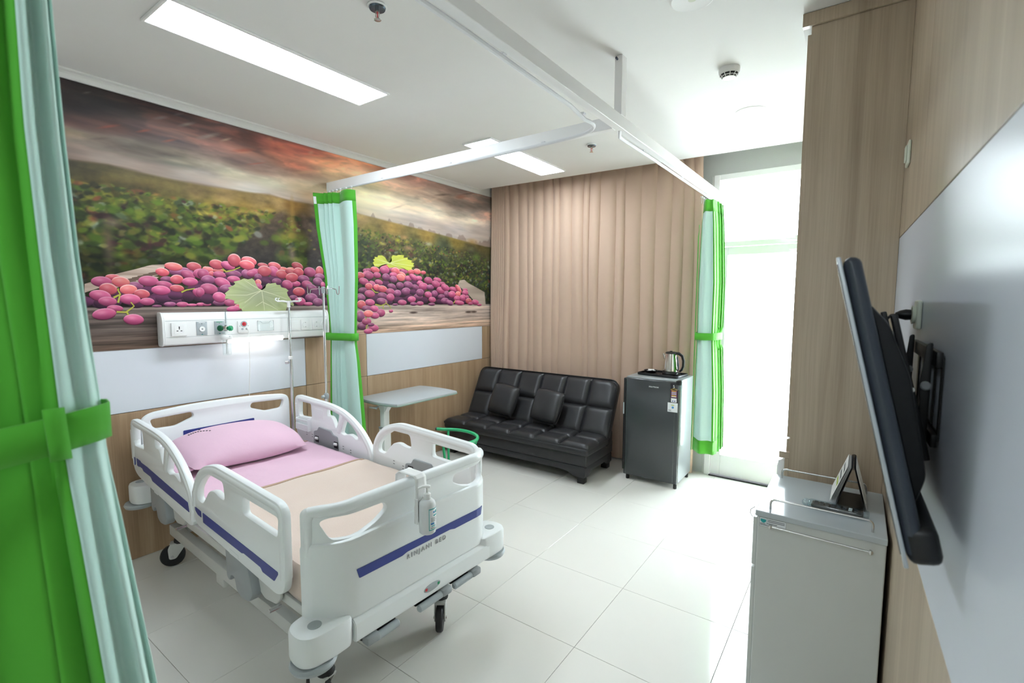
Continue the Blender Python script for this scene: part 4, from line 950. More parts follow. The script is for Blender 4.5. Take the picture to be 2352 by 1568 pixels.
grid(bm, blk_f, lins(0, 1, 8), lins(0, 1, 40)); solid(obj('foot_drop', bm, 'beige', bk), .005, 1)

pl = thing('pillow', 'plump pink pillow with small dark embroidery at the head of the bed', 'pillow', tuple(bedco(-1.80, -.025, .722)), BA)
tilt = Matrix.Rotation(radians(8), 3, 'Y')
def pf(x, y, z):
    z2 = z*(1.0 if z > 0 else .62)
    wr = .004*sin(40*y+18*x)*(1-min(abs(z)/.05, 1))
    p = tilt @ Vector((x+.012*sin(6*y), y, z2+wr)); 
    return p
bm = B(); pillow_grid(bm, .50, .74, .245, pf, 32, .55, .07, 2.6)
obj('pillow_body', bm, 'pink', pl, smooth=60)
bm = B()
def flap(u, v):
    x = -.20+.40*u; y = -.34-.10*v
    z = (.035-.03*v)*sin(pi*u)+.012*sin(12*u+5*v)*v-.01-.02*v
    return tilt @ Vector((x, y, z))
grid(bm, flap, lins(0, 1, 16), lins(0, 1, 6)); solid(obj('case_flap', bm, 'pink', pl), .004)
bm = B()
for k in range(9):
    t_ = k/8; y = -.26+.10*t_; x = -.105-.02*sin(pi*t_)+.06*t_
    e = (max((1-abs(2*x/.50)**2.6)*(1-abs(2*y/.74)**2.6), 0))**.55
    p = pf(x, y, .1225*e+.0015); cbox(bm, p, (.008, .009, .003))
cbox(bm, pf(-.135, -.19, .1225*((1-abs(.27/.50)**2.6)*(1-abs(.38/.74)**2.6))**.55+.0015), (.006, .012, .003))
obj('embroidery', bm, 'black_ink', pl, smooth=0)['kind'] = 'stuff'

# ---- hand sanitiser hung over the footboard
hb = thing('sanitizer_bracket', 'white plastic bracket hooked over the footboard of the bed', 'bracket', tuple(bedco(.03, -.048, .68)), BA)
bm = B()
prof = [(-.115, .195), (-.112, .245), (-.09, .262), (.005, .262), (.018, .25), (.022, .20), (.022, .06)]
prof = [Vector((p[0]+.025, p[1])) for p in prof]
r_ = []
for s in (-.036, .036):
    pass
us_ = [prof[0]]
for a, b in zip(prof, prof[1:]): us_ += [a.lerp(b, .5), b]
def brk(u, v):
    i = u*(len(us_)-1); k = min(int(i), len(us_)-2); p = us_[k].lerp(us_[k+1], i-k)
    w = .030 if p.y > .14 else .038
    return (p.x-.02, (v-.5)*2*w, p.y)
grid(bm, brk, lins(0, 1, 24), lins(0, 1, 4)); solid(obj('hook_strap', bm, 'white', hb), .004)
bm = B()
for v_ in ((-.038, .06), (.034, .06)):
    box(bm, (.028, v_[0], v_[1]), (.046, v_[0]+.004, .17), .001, 1)
obj('bottle_clip', bm, 'white', hb, smooth=0)
bt = thing('sanitizer_bottle', 'white pump bottle of hand sanitiser hanging on the footboard', 'bottle', tuple(bedco(.097, -.050, .700)), BA)
bm = B(); lathe(bm, [(0, 0), (.028, 0), (.035, .006), (.036, .02), (.036, .125), (.033, .138), (.022, .148), (.015, .150), (0, .150)], seg=32); obj('bottle_body', bm, 'bottle', bt)
bm = B(); lathe(bm, [(0, .150), (.0155, .150), (.0155, .172), (.010, .176), (.007, .177), (.0055, .177), (.0055, .20), (0, .20)], seg=20); cp_ = obj('cap', bm, 'white', bt)
bm = B(); tube(bm, [(.012, .008, .203), (0, 0, .204), (-.016, -.011, .202), (-.031, -.022, .194)], [.006, .0075, .006, .0045], 10); obj('pump_spout', bm, 'white', cp_)
def wrap(name, a0, a1, z0, z1, m, R_, par):
    bm = B(); n = 14; A = lins(a0, a1, n)
    grid(bm, lambda a, z: (R_*cos(a), R_*sin(a), z), A, [z0, z1]); return solid(obj(name, bm, m, par), .0003, 1)
lb_ = wrap('bottle_label', radians(-32), radians(60), .022, .116, 'teal', .0363, bt)
wrap('label_face', radians(-28), radians(57), .026, .112, 'label', .0367, lb_)
for z0, z1, a0, a1, m in ((.096, .104, 0, 12, 'blue_ink'), (.094, .106, 16, 44, 'teal'), (.082, .088, 2, 40, 'teal'), (.074, .076, -18, 30, 'ink'), (.069, .071, -18, 26, 'ink'), (.064, .066, -18, 30, 'ink'), (.059, .061, -18, 22, 'ink'), (.047, .055, -20, 8, 'blue_ink'), (.038, .042, -14, 20, 'teal'), (.031, .033, -20, 16, 'ink')):
    wrap('label_print', radians(a0), radians(a1), z0, z1, m, .0371, lb_)
# ================================================================== WALL SERVICES AT THE BED HEAD
hw = thing('bedhead_unit', 'white medical supply panel with sockets under the grape mural', 'wall panel', (.0085, 1.83, 1.385))
HX = .084
bm = B()
prof = [(0, .003), (.052, .003), (.072, .012), (HX-.004, .035), (HX, .055), (HX, .165), (HX-.006, .190), (HX-.022, .212), (.045, .222), (0, .222)]
r = [[bm.verts.new((p[0], y, p[1])) for p in prof] for y in (-.594, .594)]
for k in range(len(prof)): bm.faces.new((r[0][k-1], r[0][k], r[1][k], r[1][k-1]))
bm.faces.new(r[0]); bm.faces.new(r[1][::-1]); obj('housing', bm, 'white', hw, smooth=30)
for y in (-.602, .602):
    bm = B(); plate(bm, fillet([(0, 0), (.07, 0), (HX+.003, .03), (HX+.003, .185), (.065, .225), (0, .225)], .02, 3), [], .012, .003, lambda u, v, w: (u, y+w, v)); obj('end_cap', bm, 'white', hw)
bm = B(); box(bm, (.046, -.20, -.004), (.080, .205, .0335), .006); obj('reading_light', bm, 'headlight', hw)
for z in (.060, .168):
    bm = B(); box(bm, (HX, -.588, z-.001), (HX+.0006, .588, z+.001)); obj('cover_seam', bm, 'light_grey', hw, smooth=0)
for y in (-.225, .245):
    bm = B(); box(bm, (HX, y-.001, .06), (HX+.0006, y+.001, .168)); obj('cover_seam', bm, 'light_grey', hw, smooth=0)
def wplate(name, y, z, w, h, m, t=.008, bev=.002):
    bm = B(); box(bm, (HX+.0004, y-w/2, z-h/2), (HX+t, y+w/2, z+h/2), bev, 2); return obj(name, bm, m, hw)
def disc(name, y, z, r, m, par, x0, x1, seg=20):
    bm = B(); cyl(bm, (x0, y, z), (x1, y, z), r, seg, .0008); return obj(name, bm, m, par)
p = wplate('universal_socket', -.515, .112, .088, .086, 'white', .012)
bm = B(); box(bm, (HX+.012, -.543, .084), (HX+.013, -.487, .140), .0005, 1); obj('socket_face', bm, 'white', p)
for dy, dz, w, h in ((0, .012, .006, .014), (-.011, -.010, .010, .005), (.012, -.010, .010, .005), (0, .002, .005, .005)):
    bm = B(); box(bm, (HX+.013, -.515+dy-w/2, .112+dz-h/2), (HX+.0136, -.515+dy+w/2, .112+dz+h/2)); obj('socket_slot', bm, 'black', p, smooth=0)
for y, top_m in ((-.375, 'white'), (-.262, 'o2green')):
    p = wplate('gas_outlet', y, .112, .066, .092, 'light_grey', .005, .001)
    disc('outlet_ring', y, .108, .018, 'white', p, HX+.005, HX+.010); disc('outlet_bore', y, .108, .005, 'ink', p, HX+.010, HX+.0108, 10)
    for z in (.144, .074): disc('screw', y, z, .0035, 'ink', p, HX+.005, HX+.0065, 8)
    bm = B(); box(bm, (HX+.005, y-.02, .150), (HX+.0056, y+.02, .154)); obj('outlet_title', bm, top_m, p, smooth=0)
    bm = B(); box(bm, (HX+.005, y-.005, .068), (HX+.0056, y+.005, .072)); obj('outlet_mark', bm, 'teal', p, smooth=0)
p = wplate('call_plate', -.098, .112, .084, .082, 'white', .012)
bm = B(); lathe(bm, [(0, .005), (.010, .005), (.015, .003), (.019, 0)], seg=24, mtx=axis_mtx((HX+.012, -.098, .132), (1, 0, 0))); obj('call_button', bm, 'red', p)
disc('button_hub', -.098, .132, .003, 'black', p, HX+.017, HX+.0176, 8)
bm = B(); lathe(bm, [(.0195, 0), (.023, 0), (.022, .003), (.0195, .003)], seg=24, mtx=axis_mtx((HX+.012, -.098, .132), (1, 0, 0))); obj('button_ring', bm, 'light_grey', p)
for y in (-.127, -.069): disc('screw', y, .118, .003, 'ink', p, HX+.012, HX+.0132, 8)
for y, m in ((-.110, 'light_grey'), (-.080, 'light_grey')): disc('jack', y, .096, .008, m, p, HX+.012, HX+.015, 14)
p = wplate('card_holder', .065, .112, .122, .076, 'clear', .004, .001)
bm = B(); tube(bm, [(HX+.005, .004, .150), (HX+.005, .004, .076), (HX+.005, .126, .076), (HX+.005, .126, .150), (HX+.005, .105, .148), (HX+.005, .09, .134), (HX+.005, .04, .134), (HX+.005, .025, .148)], .0012, 6, closed=True); obj('holder_rim', bm, 'light_grey', p)
for y in (.006, .124):
    for z in (.150, .078): disc('screw', y, z, .003, 'steel', p, HX+.004, HX+.0068, 8)
p = wplate('switch_plate', .292, .108, .078, .082, 'white', .009); bm = B(); box(bm, (HX+.009, .266, .082), (HX+.0105, .318, .134), .0006, 1); obj('rocker', bm, 'white', p)
for yy, n in ((.388, 1), (.520, 2)):
    p = wplate('round_socket_plate', yy, .108, .074*n*(.93 if n == 2 else 1), .082, 'white', .009)
    for k in range(n):
        y = yy+(k-(n-1)/2)*.066
        bm = B(); lathe(bm, [(.0205, 0), (.024, 0), (.024, .003), (.0205, .003)], seg=28, mtx=axis_mtx((HX+.009, y, .108), (1, 0, 0))); obj('socket_rim', bm, 'white', p)
        disc('socket_well', y, .108, .0200, 'light_grey', p, HX+.009, HX+.0096, 24)
        for dy in (-.009, .009): disc('socket_pin', y+dy, .108, .003, 'black', p, HX+.0096, HX+.0102, 8)
        for dz in (-.018, .018):
            bm = B(); box(bm, (HX+.0096, y-.004, .108+dz-.003), (HX+.012, y+.004, .108+dz+.003)); obj('earth_clip', bm, 'ink', p, smooth=0)

# oxygen flowmeter plugged into the green outlet
ox = thing('oxygen_flowmeter', 'clear oxygen flowmeter with green knobs and humidifier cup on the supply panel', 'flowmeter', (.104, 1.568, 1.385))
bm = B(); cyl(bm, (0, 0, .108), (.045, .004, .108), .009); cyl(bm, (.045, .02, .09), (.045, .02, .135), .009); box(bm, (.03, -.004, .095), (.056, .03, .125), .004); obj('valve_body', bm, 'chrome', ox)
bm = B(); lathe(bm, [(0, 0), (.019, 0), (.021, .004), (.021, .016), (.017, .020), (0, .020)], seg=22, mtx=axis_mtx((.028, -.004, .110), (.6, -.8, 0))); obj('probe_collar', bm, 'darkgreen', ox)
bm = B(); lathe(bm, [(0, 0), (.014, 0), (.019, .004), (.019, .018), (.015, .024), (0, .024)], seg=14, mtx=axis_mtx((.052, .034, .108), (.75, .66, 0))); obj('flow_knob', bm, 'o2green', ox)
bm = B(); cyl(bm, (.045, .02, .136), (.045, .02, .238), .011, 16, .002); obj('flow_tube', bm, 'clear', ox)
bm = B(); cyl(bm, (.045, .02, .140), (.045, .02, .225), .0035, 8); obj('scale_tube', bm, 'light_grey', ox)
bm = B(); cyl(bm, (.045, .02, .055), (.045, .02, .09), .008); lathe(bm, [(0, 0), (.034, 0), (.036, .004), (.036, .02), (.03, .03), (.012, .032), (0, .032)], (.045, .02, .030), 28); tube(bm, [(.055, .02, .052), (.085, .03, .052)], .006, 8); obj('cup_lid', bm, 'white', ox)
bm = B(); lathe(bm, [(0, 0), (.024, 0), (.028, .003), (.031, .11), (.0295, .11), (.0265, .005), (0, .004)], (.045, .02, -.082), 28); obj('humidifier_cup', bm, 'clear', ox)
bm = B(); cyl(bm, (.045, .02, -.07), (.045, .02, .03), .005, 8); obj('dip_tube', bm, 'white', ox)

# nurse call cord
nc = thing('nurse_call_cord', 'thin white nurse call cord hanging from the red button plate', 'cord', (.10, 1.752, .60))
bm = B(); tube(bm, [(.018, .0, .881), (.026, .0, .876), (.028, .001, .84), (.012, .006, .60), (-.04, .018, .40), (-.058, .026, .20), (-.06, .03, .05)], .0026, 8); obj('cord', bm, 'white', nc)
bm = B(); cyl(bm, (.008, 0, .881), (.020, 0, .881), .0065, 12, .001); obj('plug', bm, 'white', nc)

# ---- IV poles
iv = thing('iv_pole', 'chrome drip pole with white plastic hooks fitted at the head of the bed', 'drip pole', tuple(bedco(-2.098, .505, .5365)))
bm = B(); cyl(bm, (0, 0, -.0), (0, 0, .70), .0125, 16); o_ = obj('lower_tube', bm, 'chrome', iv)
bm = B(); cyl(bm, (0, 0, .70), (0, 0, 1.125), .009, 14); obj('upper_tube', bm, 'chrome', iv)
bm = B(); cyl(bm, (0, 0, .69), (0, 0, .715), .0155, 16, .003); obj('collar', bm, 'white', iv)
bm = B(); cyl(bm, (-.012, -.012, .665), (-.03, -.03, .665), .012, 12, .003); obj('clamp_knob', bm, 'chrome', iv)
bm = B(); lathe(bm, [(.010, 0), (.013, 0), (.013, .03), (.017, .036), (.017, .05), (0, .05)], (0, 0, 1.10), 16); hub_ = obj('hook_hub', bm, 'white', iv)
for a in (100, -80, 10, 190):
    bm = B(); c_, s_ = cos(radians(a)), sin(radians(a))
    tube(bm, [(c_*.012, s_*.012, 1.142), (c_*.06, s_*.06, 1.148), (c_*.10, s_*.10, 1.146), (c_*.118, s_*.118, 1.155), (c_*.116, s_*.116, 1.168), (c_*.104, s_*.104, 1.170)], [.006, .007, .006, .005, .0045, .004], 8); obj('hook', bm, 'white', hub_)
iv2 = thing('iv_stand', 'tall chrome drip stand with wire hooks and grey hub before the mint curtain', 'drip stand', (.372, 2.212, 0))
bm = B(); cyl(bm, (0, 0, .06), (0, 0, .95), .0135, 16); obj('lower_tube', bm, 'chrome', iv2)
bm = B(); cyl(bm, (0, 0, .95), (0, 0, 1.765), .009, 14); obj('upper_tube', bm, 'chrome', iv2)
bm = B(); lathe(bm, [(.0135, -.02), (.017, -.02), (.02, -.008), (.021, .008), (.017, .02), (.010, .026), (.0095, .026)], (0, 0, .935), 16); obj('collar', bm, 'grey_plastic', iv2)
bm = B(); cyl(bm, (0, -.016, .935), (0, -.04, .935), .013, 12, .004); obj('clamp_knob', bm, 'light_grey', iv2)
bm = B(); lathe(bm, [(0, 0), (.014, 0), (.016, .02), (.016, .045), (.011, .052), (0, .052)], (0, 0, 1.745), 16); hub_ = obj('hook_hub', bm, 'grey_plastic', iv2)
for a in (14, 194, 158, 338):
    bm = B(); c_, s_ = cos(radians(a)), sin(radians(a)); q = lambda r_, z_: (c_*r_, s_*r_, z_)
    tube(bm, [q(.012, 1.785), q(.09, 1.782), q(.125, 1.775), q(.135, 1.74), q(.145, 1.735), q(.155, 1.745), q(.158, 1.80)], .0032, 6); obj('hook', bm, 'chrome', hub_)
bm = B(); lathe(bm, [(0, 0), (.035, 0), (.038, .02), (.025, .05), (0, .05)], (0, 0, .06), 18); b_ = obj('base_hub', bm, 'grey_plastic', iv2)
for k in range(5):
    a = 2*pi*k/5+.3; R_ = .17
    bm = B(); tube(bm, [(cos(a)*.03, sin(a)*.03, .085), (cos(a)*.11, sin(a)*.11, .075), (cos(a)*R_, sin(a)*R_, .062)], .011, 8); l_ = obj('leg', bm, 'chrome', iv2)
    bm = B(); cyl(bm, (cos(a)*R_-.012*sin(a), sin(a)*R_+.012*cos(a), .025), (cos(a)*R_+.012*sin(a), sin(a)*R_-.012*cos(a), .025), .0245, 14, .004); obj('wheel', bm, 'dark_rubber', l_)

# ---- overbed table
tb = thing('overbed_table', 'grey overbed table with rounded top standing by the mint curtain', 'table', (.33, 3.12, 0))
bm = B()
n = 10; oL = []
for t in lins(-1, 1, n): oL.append((.268*t, -.385-.035*(1-t*t)))
for t in lins(-1, 1, n): oL.append((-.268*t, .385+.035*(1-t*t)))
oL = fillet([oL[0]]+oL[1:-1]+[oL[-1]], .03, 2)
plate(bm, oL, [], .022, .007, lambda u, v, w: (u, v, .794+w)); obj('table_top', bm, 'table', tb)
bm = B(); plate(bm, inset(oL, -.004), [inset(oL, .03)], .014, .004, lambda u, v, w: (u, v, .784+w)); obj('edge_band', bm, 'table_edge', tb)
bm = B(); box(bm, (.00, -.352, .40), (.056, -.292, .765), .004); cm = obj('column_inner', bm, 'alu', tb)
bm = B(); plate(bm, [(-.06, .780), (.12, .780), (.058, .70), (-.002, .70)], [], .05, .003, lambda u, v, w: (u, -.322+w, v)); obj('bracket', bm, 'alu', tb)
bm = B(); box(bm, (-.008, -.360, .06), (.064, -.284, .55), .005); obj('column_outer', bm, 'alu', tb)
bm = B(); box(bm, (-.011, -.363, .545), (.067, -.281, .565), .004); obj('column_collar', bm, 'grey_plastic', tb)
bm = B(); tube(bm, [(-.01, -.36, .745), (-.01, -.40, .742), (-.06, -.415, .742), (.03, -.41, .742)], .007, 8); obj('height_lever', bm, 'light_grey', tb)
bm = B(); box(bm, (-.22, -.35, .045), (.25, -.295, .075), .006); box(bm, (-.225, -.35, .045), (-.185, .35, .075), .006); box(bm, (.21, -.35, .045), (.25, .35, .075), .006); obj('base_frame', bm, 'alu', tb)
for x, y in ((-.205, -.33), (-.205, .33), (.23, -.33), (.23, .33)):
    bm = B(); cyl(bm, (x-.01, y, .0225), (x+.01, y, .0225), .022, 14, .004); obj('castor', bm, 'dark_rubber', tb)

# ---- green stool with a ring backrest
sl = thing('ring_back_stool', 'green steel stool with a bent tube backrest behind the bed', 'stool', (1.27, 2.66, 0))
bm = B(); lathe(bm, [(0, 0), (.165, 0), (.175, .012), (.175, .03), (.155, .045), (0, .05)], (0, 0, .36), 30); obj('seat', bm, 'vinyl', sl)
ring = [(.235*cos(radians(a)), .19*sin(radians(a)), .658) for a in lins(150, -95, 36)]
bm = B(); tube(bm, [(-.232, .105, .658)]+ring[2:], .0125, 12, caps=True); rg = obj('ring_backrest', bm, 'stool', sl)
bm = B(); cyl(bm, (-.2315, .1045, .658), (-.24, .100, .658), .0128, 12); obj('tube_plug', bm, 'black', rg)
for a, b in (((-.155, .155), (-.10, .10)), ((.20, .09), (.11, .08)), ((.10, -.17), (.08, -.11))):
    bm = B(); tube(bm, [(a[0], a[1], .652), ((a[0]+b[0])/2, (a[1]+b[1])/2, .52), (b[0], b[1], .365)], .0095, 10); obj('back_support', bm, 'stool', sl)
for sx in (-1, 1):
    for sy in (-1, 1):
        bm = B(); tube(bm, [(sx*.10, sy*.10, .365), (sx*.125, sy*.125, .30), (sx*.165, sy*.165, .012)], .0105, 10); l_ = obj('leg', bm, 'stool', sl)
        bm = B(); cyl(bm, (sx*.165, sy*.165, 0), (sx*.164, sy*.164, .025), .0145, 12, .003); obj('foot_cap', bm, 'black', l_)
bm = B(); tube(bm, [(.145*cos(t), .145*sin(t), .22) for t in lins(0, 2*pi, 30)[:-1]], .007, 8, closed=True); obj('foot_ring', bm, 'stool', sl)

# ================================================================== SOFA
sf = thing('sofa_bed', 'black leather sofa bed with tufted seat and back below the brown curtain', 'sofa', (.945, 4.2, 0), radians(.6))
SW = .885
bm = B(); box(bm, (-SW+.03, -.30, .165), (SW-.03, .30, .285), .012); obj('base_box', bm, 'leather', sf)
bm = B()
sk_ = [(-SW+.04, .165), (-SW+.04, .06), (-SW+.16, .06), (-SW+.22, .095), (-SW+.32, .105), (SW-.32, .105), (SW-.22, .095), (SW-.16, .06), (SW-.04, .06), (SW-.04, .165)]
plate(bm, fillet(sk_, .02, 3), [], .02, .003, lambda u, v, w: (u, -.29+w, v)); plate(bm, fillet(sk_, .02, 3), [], .02, .003, lambda u, v, w: (u, .29+w, v))
for s in (-1, 1):
    sd = [(-.28, .165), (-.28, .06), (-.20, .06), (-.14, .10), (.14, .10), (.20, .06), (.28, .06), (.28, .165)]
    plate(bm, fillet(sd, .02, 3), [], .02, .003, lambda u, v, w: (s*(SW-.05)+w, u, v))
obj('skirt', bm, 'leather', sf)
for sx in (-1, 1):
    for sy in (-1, 1):
        bm = B(); box(bm, (sx*(SW-.09)-.035, sy*.26-.035, 0), (sx*(SW-.09)+.035, sy*.26+.035, .07), .006); obj('foot', bm, 'black', sf)
bm = B(); box(bm, (-SW, -.335, .275), (SW, .14, .35), .025, 3); seat_ = obj('seat_base', bm, 'leather', sf)
def tuft(bm, w, h, t, fn, n=10):
    top = {}
    for j in range(n+1):
        for i in range(n+1):
            a, b = 2*i/n-1, 2*j/n-1
            e = (max(1-a**6, 0)*max(1-b**6, 0))**.45
            top[i, j] = bm.verts.new(fn(a*w/2, b*h/2, t*e))
    bot = {}
    for (i, j), v in top.items():
        if i in (0, n) or j in (0, n): pass
    for j in range(n):
        for i in range(n): bm.faces.new((top[i,j], top[i+1,j], top[i+1,j+1], top[i,j+1]))
    loop = [top[i, 0] for i in range(n+1)]+[top[n, j] for j in range(1, n+1)]+[top[i, n] for i in range(n-1, -1, -1)]+[top[0, j] for j in range(n-1, 0, -1)]
    low = [bm.verts.new(Vector(v.co)+(Vector(fn(0, 0, -.02))-Vector(fn(0, 0, 0)))) for v in loop]
    for k in range(len(loop)): bm.faces.new((loop[k], loop[k-1], low[k-1], low[k]))
    bm.faces.new(low[::-1])
ncol = 6; cw = 2*SW/ncol
for i in range(ncol):
    for j in range(2):
        cx_ = -SW+cw*(i+.5); dd = .235; cy_ = -.33+dd*(j+.5)
        bm = B(); tuft(bm, cw-.002, dd-.002, .036, lambda x, y, z: (cx_+x, cy_+y, .352+z)); obj('seat_tuft', bm, 'leather', seat_, smooth=60)
p0 = Vector((0, .13, .335)); lean = radians(27); bu = Vector((0, sin(lean), cos(lean))); bn = Vector((0, -cos(lean), sin(lean)))
BH = .60
bm = B()
bo = fillet([(-SW, 0), (SW, 0), (SW, BH), (-SW, BH)], [.03, .03, .09, .09], 5)
plate(bm, bo, [], .09, .02, lambda u, v, w: tuple(Vector((u, 0, 0))+p0+bu*v+bn*(w+.0))); back_ = obj('back_base', bm, 'leather', sf)
for i in range(ncol):
    for j in range(2):
        cx_ = -SW+cw*(i+.5); hh = (BH-.012)/2; cz_ = hh*(j+.5)
        def bf(x, y, z):
            X, V_ = cx_+x, cz_+y
            if j == 1 and i in (0, ncol-1):      # rounded outer corner
                s = -1 if i == 0 else 1; q = (X*s-(SW-.10)); r_ = V_-(BH-.112)
                if q > 0 and r_ > 0:
                    L_ = sqrt(q*q+r_*r_)
                    m_ = max(q, r_)
                    k = m_/L_ if L_ > 1e-6 else 1; X = s*(SW-.10+q*k); V_ = BH-.112+r_*k
            return tuple(Vector((X, 0, 0))+p0+bu*V_+bn*(.047+z))
        bm = B(); tuft(bm, cw-.002, hh-.002, .032, bf); obj('back_tuft', bm, 'leather', back_, smooth=60)
bm = B(); tube(bm, [tuple(Vector((q.x, 0, 0))+p0+bu*q.y+bn*.046) for q in inset(bo, .002)], .006, 8, closed=True); obj('piping', bm, 'thread', back_)
for s in (-1, 1):
    bm = B(); box(bm, (s*(SW-.012)-.010, .10, .27), (s*(SW-.012)+.010, .22, .40), .006); obj('hinge', bm, 'black', sf)
def cushion(px, rot, lab):
    c = thing('cushion', lab, 'cushion', (px, 4.22, .39), radians(.6), 'black leather scatter cushions')
    R_ = Matrix.Rotation(radians(rot), 3, 'Y')
    ln = radians(24); u_ = Vector((0, sin(ln), cos(ln))); n_ = Vector((0, -cos(ln), sin(ln)))
    def f(x, y, z):
        q = R_ @ Vector((x, 0, y)); return tuple(Vector((q.x, 0, 0))+u_*(q.z+.185)+n_*(z+.06)+Vector((0, .02, .012)))
    bm = B(); pillow_grid(bm, .35, .35, .13, f, 18, .5, .07); obj('cushion_cover', bm, 'leather', c, smooth=60)
    bm = B(); tube(bm, [f(.175*a*(1-.07*b*b*abs(a)), .175*b*(1-.07*a*a*abs(b)), 0) for a, b in [(t, -1) for t in lins(-1, 1, 8)[:-1]]+[(1, t) for t in lins(-1, 1, 8)[:-1]]+[(-t, 1) for t in lins(-1, 1, 8)[:-1]]+[(-1, -t) for t in lins(-1, 1, 8)[:-1]]], .004, 6, closed=True); obj('cushion_piping', bm, 'thread', c)
cushion(.60, 6, 'square black leather cushion at the left of the sofa back')
cushion(1.165, 5, 'square black leather cushion at the middle of the sofa back')

# ================================================================== FRIDGE AND WHAT STANDS ON IT
fr = thing('mini_fridge', 'black-doored mini fridge with grey sides beside the sofa', 'fridge', (2.255, 4.50, 0))
FW, FY0, FY1, FZ0, FZ1 = .255, -.165, .225, .045, .985
bm = B(); box(bm, (-FW, FY0, FZ0), (FW, FY1, FZ1), .008); obj('cabinet', bm, 'fridge_side', fr)
bm = B(); box(bm, (-FW+.004, FY0-.050, FZ0+.002), (FW, FY0-.004, FZ1-.008), .010, 3); dr_ = obj('door', bm, 'fridge_door', fr)
bm = B(); box(bm, (-FW-.004, FY0-.058, FZ0+.05), (-FW+.018, FY0-.006, FZ1-.012), .006); hd_ = obj('door_handle', bm, 'black', dr_)
bm = B(); box(bm, (-FW-.006, FY0-.060, .63), (-FW+.006, FY0-.056, .74), .001, 1); obj('handle_trim', bm, 'bezel', hd_)
for x in (-FW+.03, FW-.035):
    bm = B(); box(bm, (x-.0015, FY0-.0515, FZ0+.01), (x+.0015, FY0-.0495, FZ1-.02)); obj('film_edge', bm, 'wrap', dr_, smooth=0)
bm = B(); box(bm, (FW-.03, FY0-.054, FZ1-.04), (FW+.003, FY0+.01, FZ1+.004), .004); obj('top_hinge_cover', bm, 'black', fr)
bm = B(); box(bm, (FW-.035, FY0-.056, FZ1-.075), (FW+.005, FY0-.0, FZ1-.03), .004); obj('film_corner', bm, 'wrap', fr)
for x in (-FW+.04, FW-.02):
    for y in (FY0-.02, FY1-.05):
        bm = B(); cyl(bm, (x, y, 0), (x, y, FZ0), .016, 12, .003); obj('foot', bm, 'black', fr)
DM = Matrix(((1, 0, 0, 0), (0, 0, -1, FY0-.0512), (0, 1, 0, 0), (0, 0, 0, 1)))
text('brand_lettering', 'POLYTRON', .016, 'label', dr_, Matrix.Translation((-.018, 0, .908)) @ DM, .0004, 1.1)
def stk(name, x0, x1, z0, z1, m, off=.0510, par=dr_):
    bm = B(); box(bm, (x0, FY0-off-.0006, z0), (x1, FY0-off, z1)); return obj(name, bm, m, par, smooth=0)
s_ = stk('energy_sticker', .180, .242, .792, .965, 'black_ink')
text('star_number', '5', .036, 'label', s_, Matrix.Translation((.200, -.0009, .925)) @ DM, .0002)
bm = B()
for a, b in (((.181, .907), (.211, .918)), ((.211, .918), (.241, .907))):
    tube(bm, [(a[0], FY0-.0522, a[1]), (b[0], FY0-.0522, b[1])], .0016, 6)
obj('yellow_chevron', bm, 'yellow', s_)
stk('plum_field', .184, .238, .838, .904, 'plum', .0517, s_)
for z, m in ((.894, 'yellow'), (.880, 'label'), (.866, 'label'), (.852, 'yellow'), (.843, 'label')): stk('sticker_print', .190, .232, z, z+.006, m, .0524, s_)
stk('white_badge', .186, .236, .796, .832, 'label', .0517, s_); stk('badge_mark', .198, .206, .801, .812, 'blue', .0524, s_); stk('badge_mark', .216, .224, .801, .812, 'blue', .0524, s_)
nt_ = stk('white_note', .158, .246, .706, .790, 'label')
bm = B(); cyl(bm, (.204, FY0-.0526, .748), (.204, FY0-.0517, .748), .010, 20); obj('blue_dot', bm, 'blue_ink', nt_)
stk('lime_mark', .190, .216, .766, .772, 'lime', .0517, nt_)
for z in (.722, .716): stk('note_print', .166, .19, z, z+.003, 'ink', .0517, nt_)

ty = thing('serving_tray', 'black rectangular tray on top of the mini fridge', 'tray', (2.262, 4.575, .9855), radians(-7))
bm = B(); plate(bm, fillet([(-.20, -.125), (.20, -.125), (.20, .125), (-.20, .125)], .03, 4), [], .008, .002, lambda u, v, w: (u, v, .0045+w))
rim = fillet([(-.205, -.13), (.205, -.13), (.205, .13), (-.205, .13)], .035, 4)
plate(bm, rim, [inset(rim, .012)], .022, .004, lambda u, v, w: (u*1.0, v, .0125+w)); obj('tray_body', bm, 'black', ty)
kt = thing('electric_kettle', 'stainless steel electric kettle with black handle on the tray', 'kettle', (2.338, 4.575, .9955))
bm = B(); lathe(bm, [(0, 0), (.072, 0), (.075, .006), (.073, .022), (.066, .030), (0, .030)], seg=36); obj('power_base', bm, 'black', kt)
bm = B(); lathe(bm, [(0, .031), (.068, .031), (.070, .040), (.069, .06), (.062, .13), (.052, .19), (.049, .205), (0, .205)], seg=40); kb = obj('kettle_body', bm, 'steel', kt)
bm = B(); tube(bm, [(-.050, -.01, .150), (-.058, -.012, .178), (-.070, -.014, .200)], [.016, .013, .007], 12); obj('spout', bm, 'steel', kb)
bm = B(); lathe(bm, [(.046, .200), (.052, .203), (.052, .211), (.040, .219), (0, .223)], seg=32); lathe(bm, [(.012, .219), (.012, .228), (0, .229)], seg=14); obj('lid', bm, 'black', kt)
bm = B(); tube(bm, [(.040, -.0, .207), (.075, .0, .206), (.105, .0, .185), (.118, 0, .14), (.117, 0, .09), (.104, 0, .055), (.085, 0, .037)], [.012, .014, .014, .013, .013, .012, .010], 12); obj('handle', bm, 'black', kt)
bm = B(); tube(bm, [(.066, 0, .045), (.066, 0, .10), (.055, 0, .175)], [.012, .012, .009], 10); obj('back_strip', bm, 'tv_back', kt)
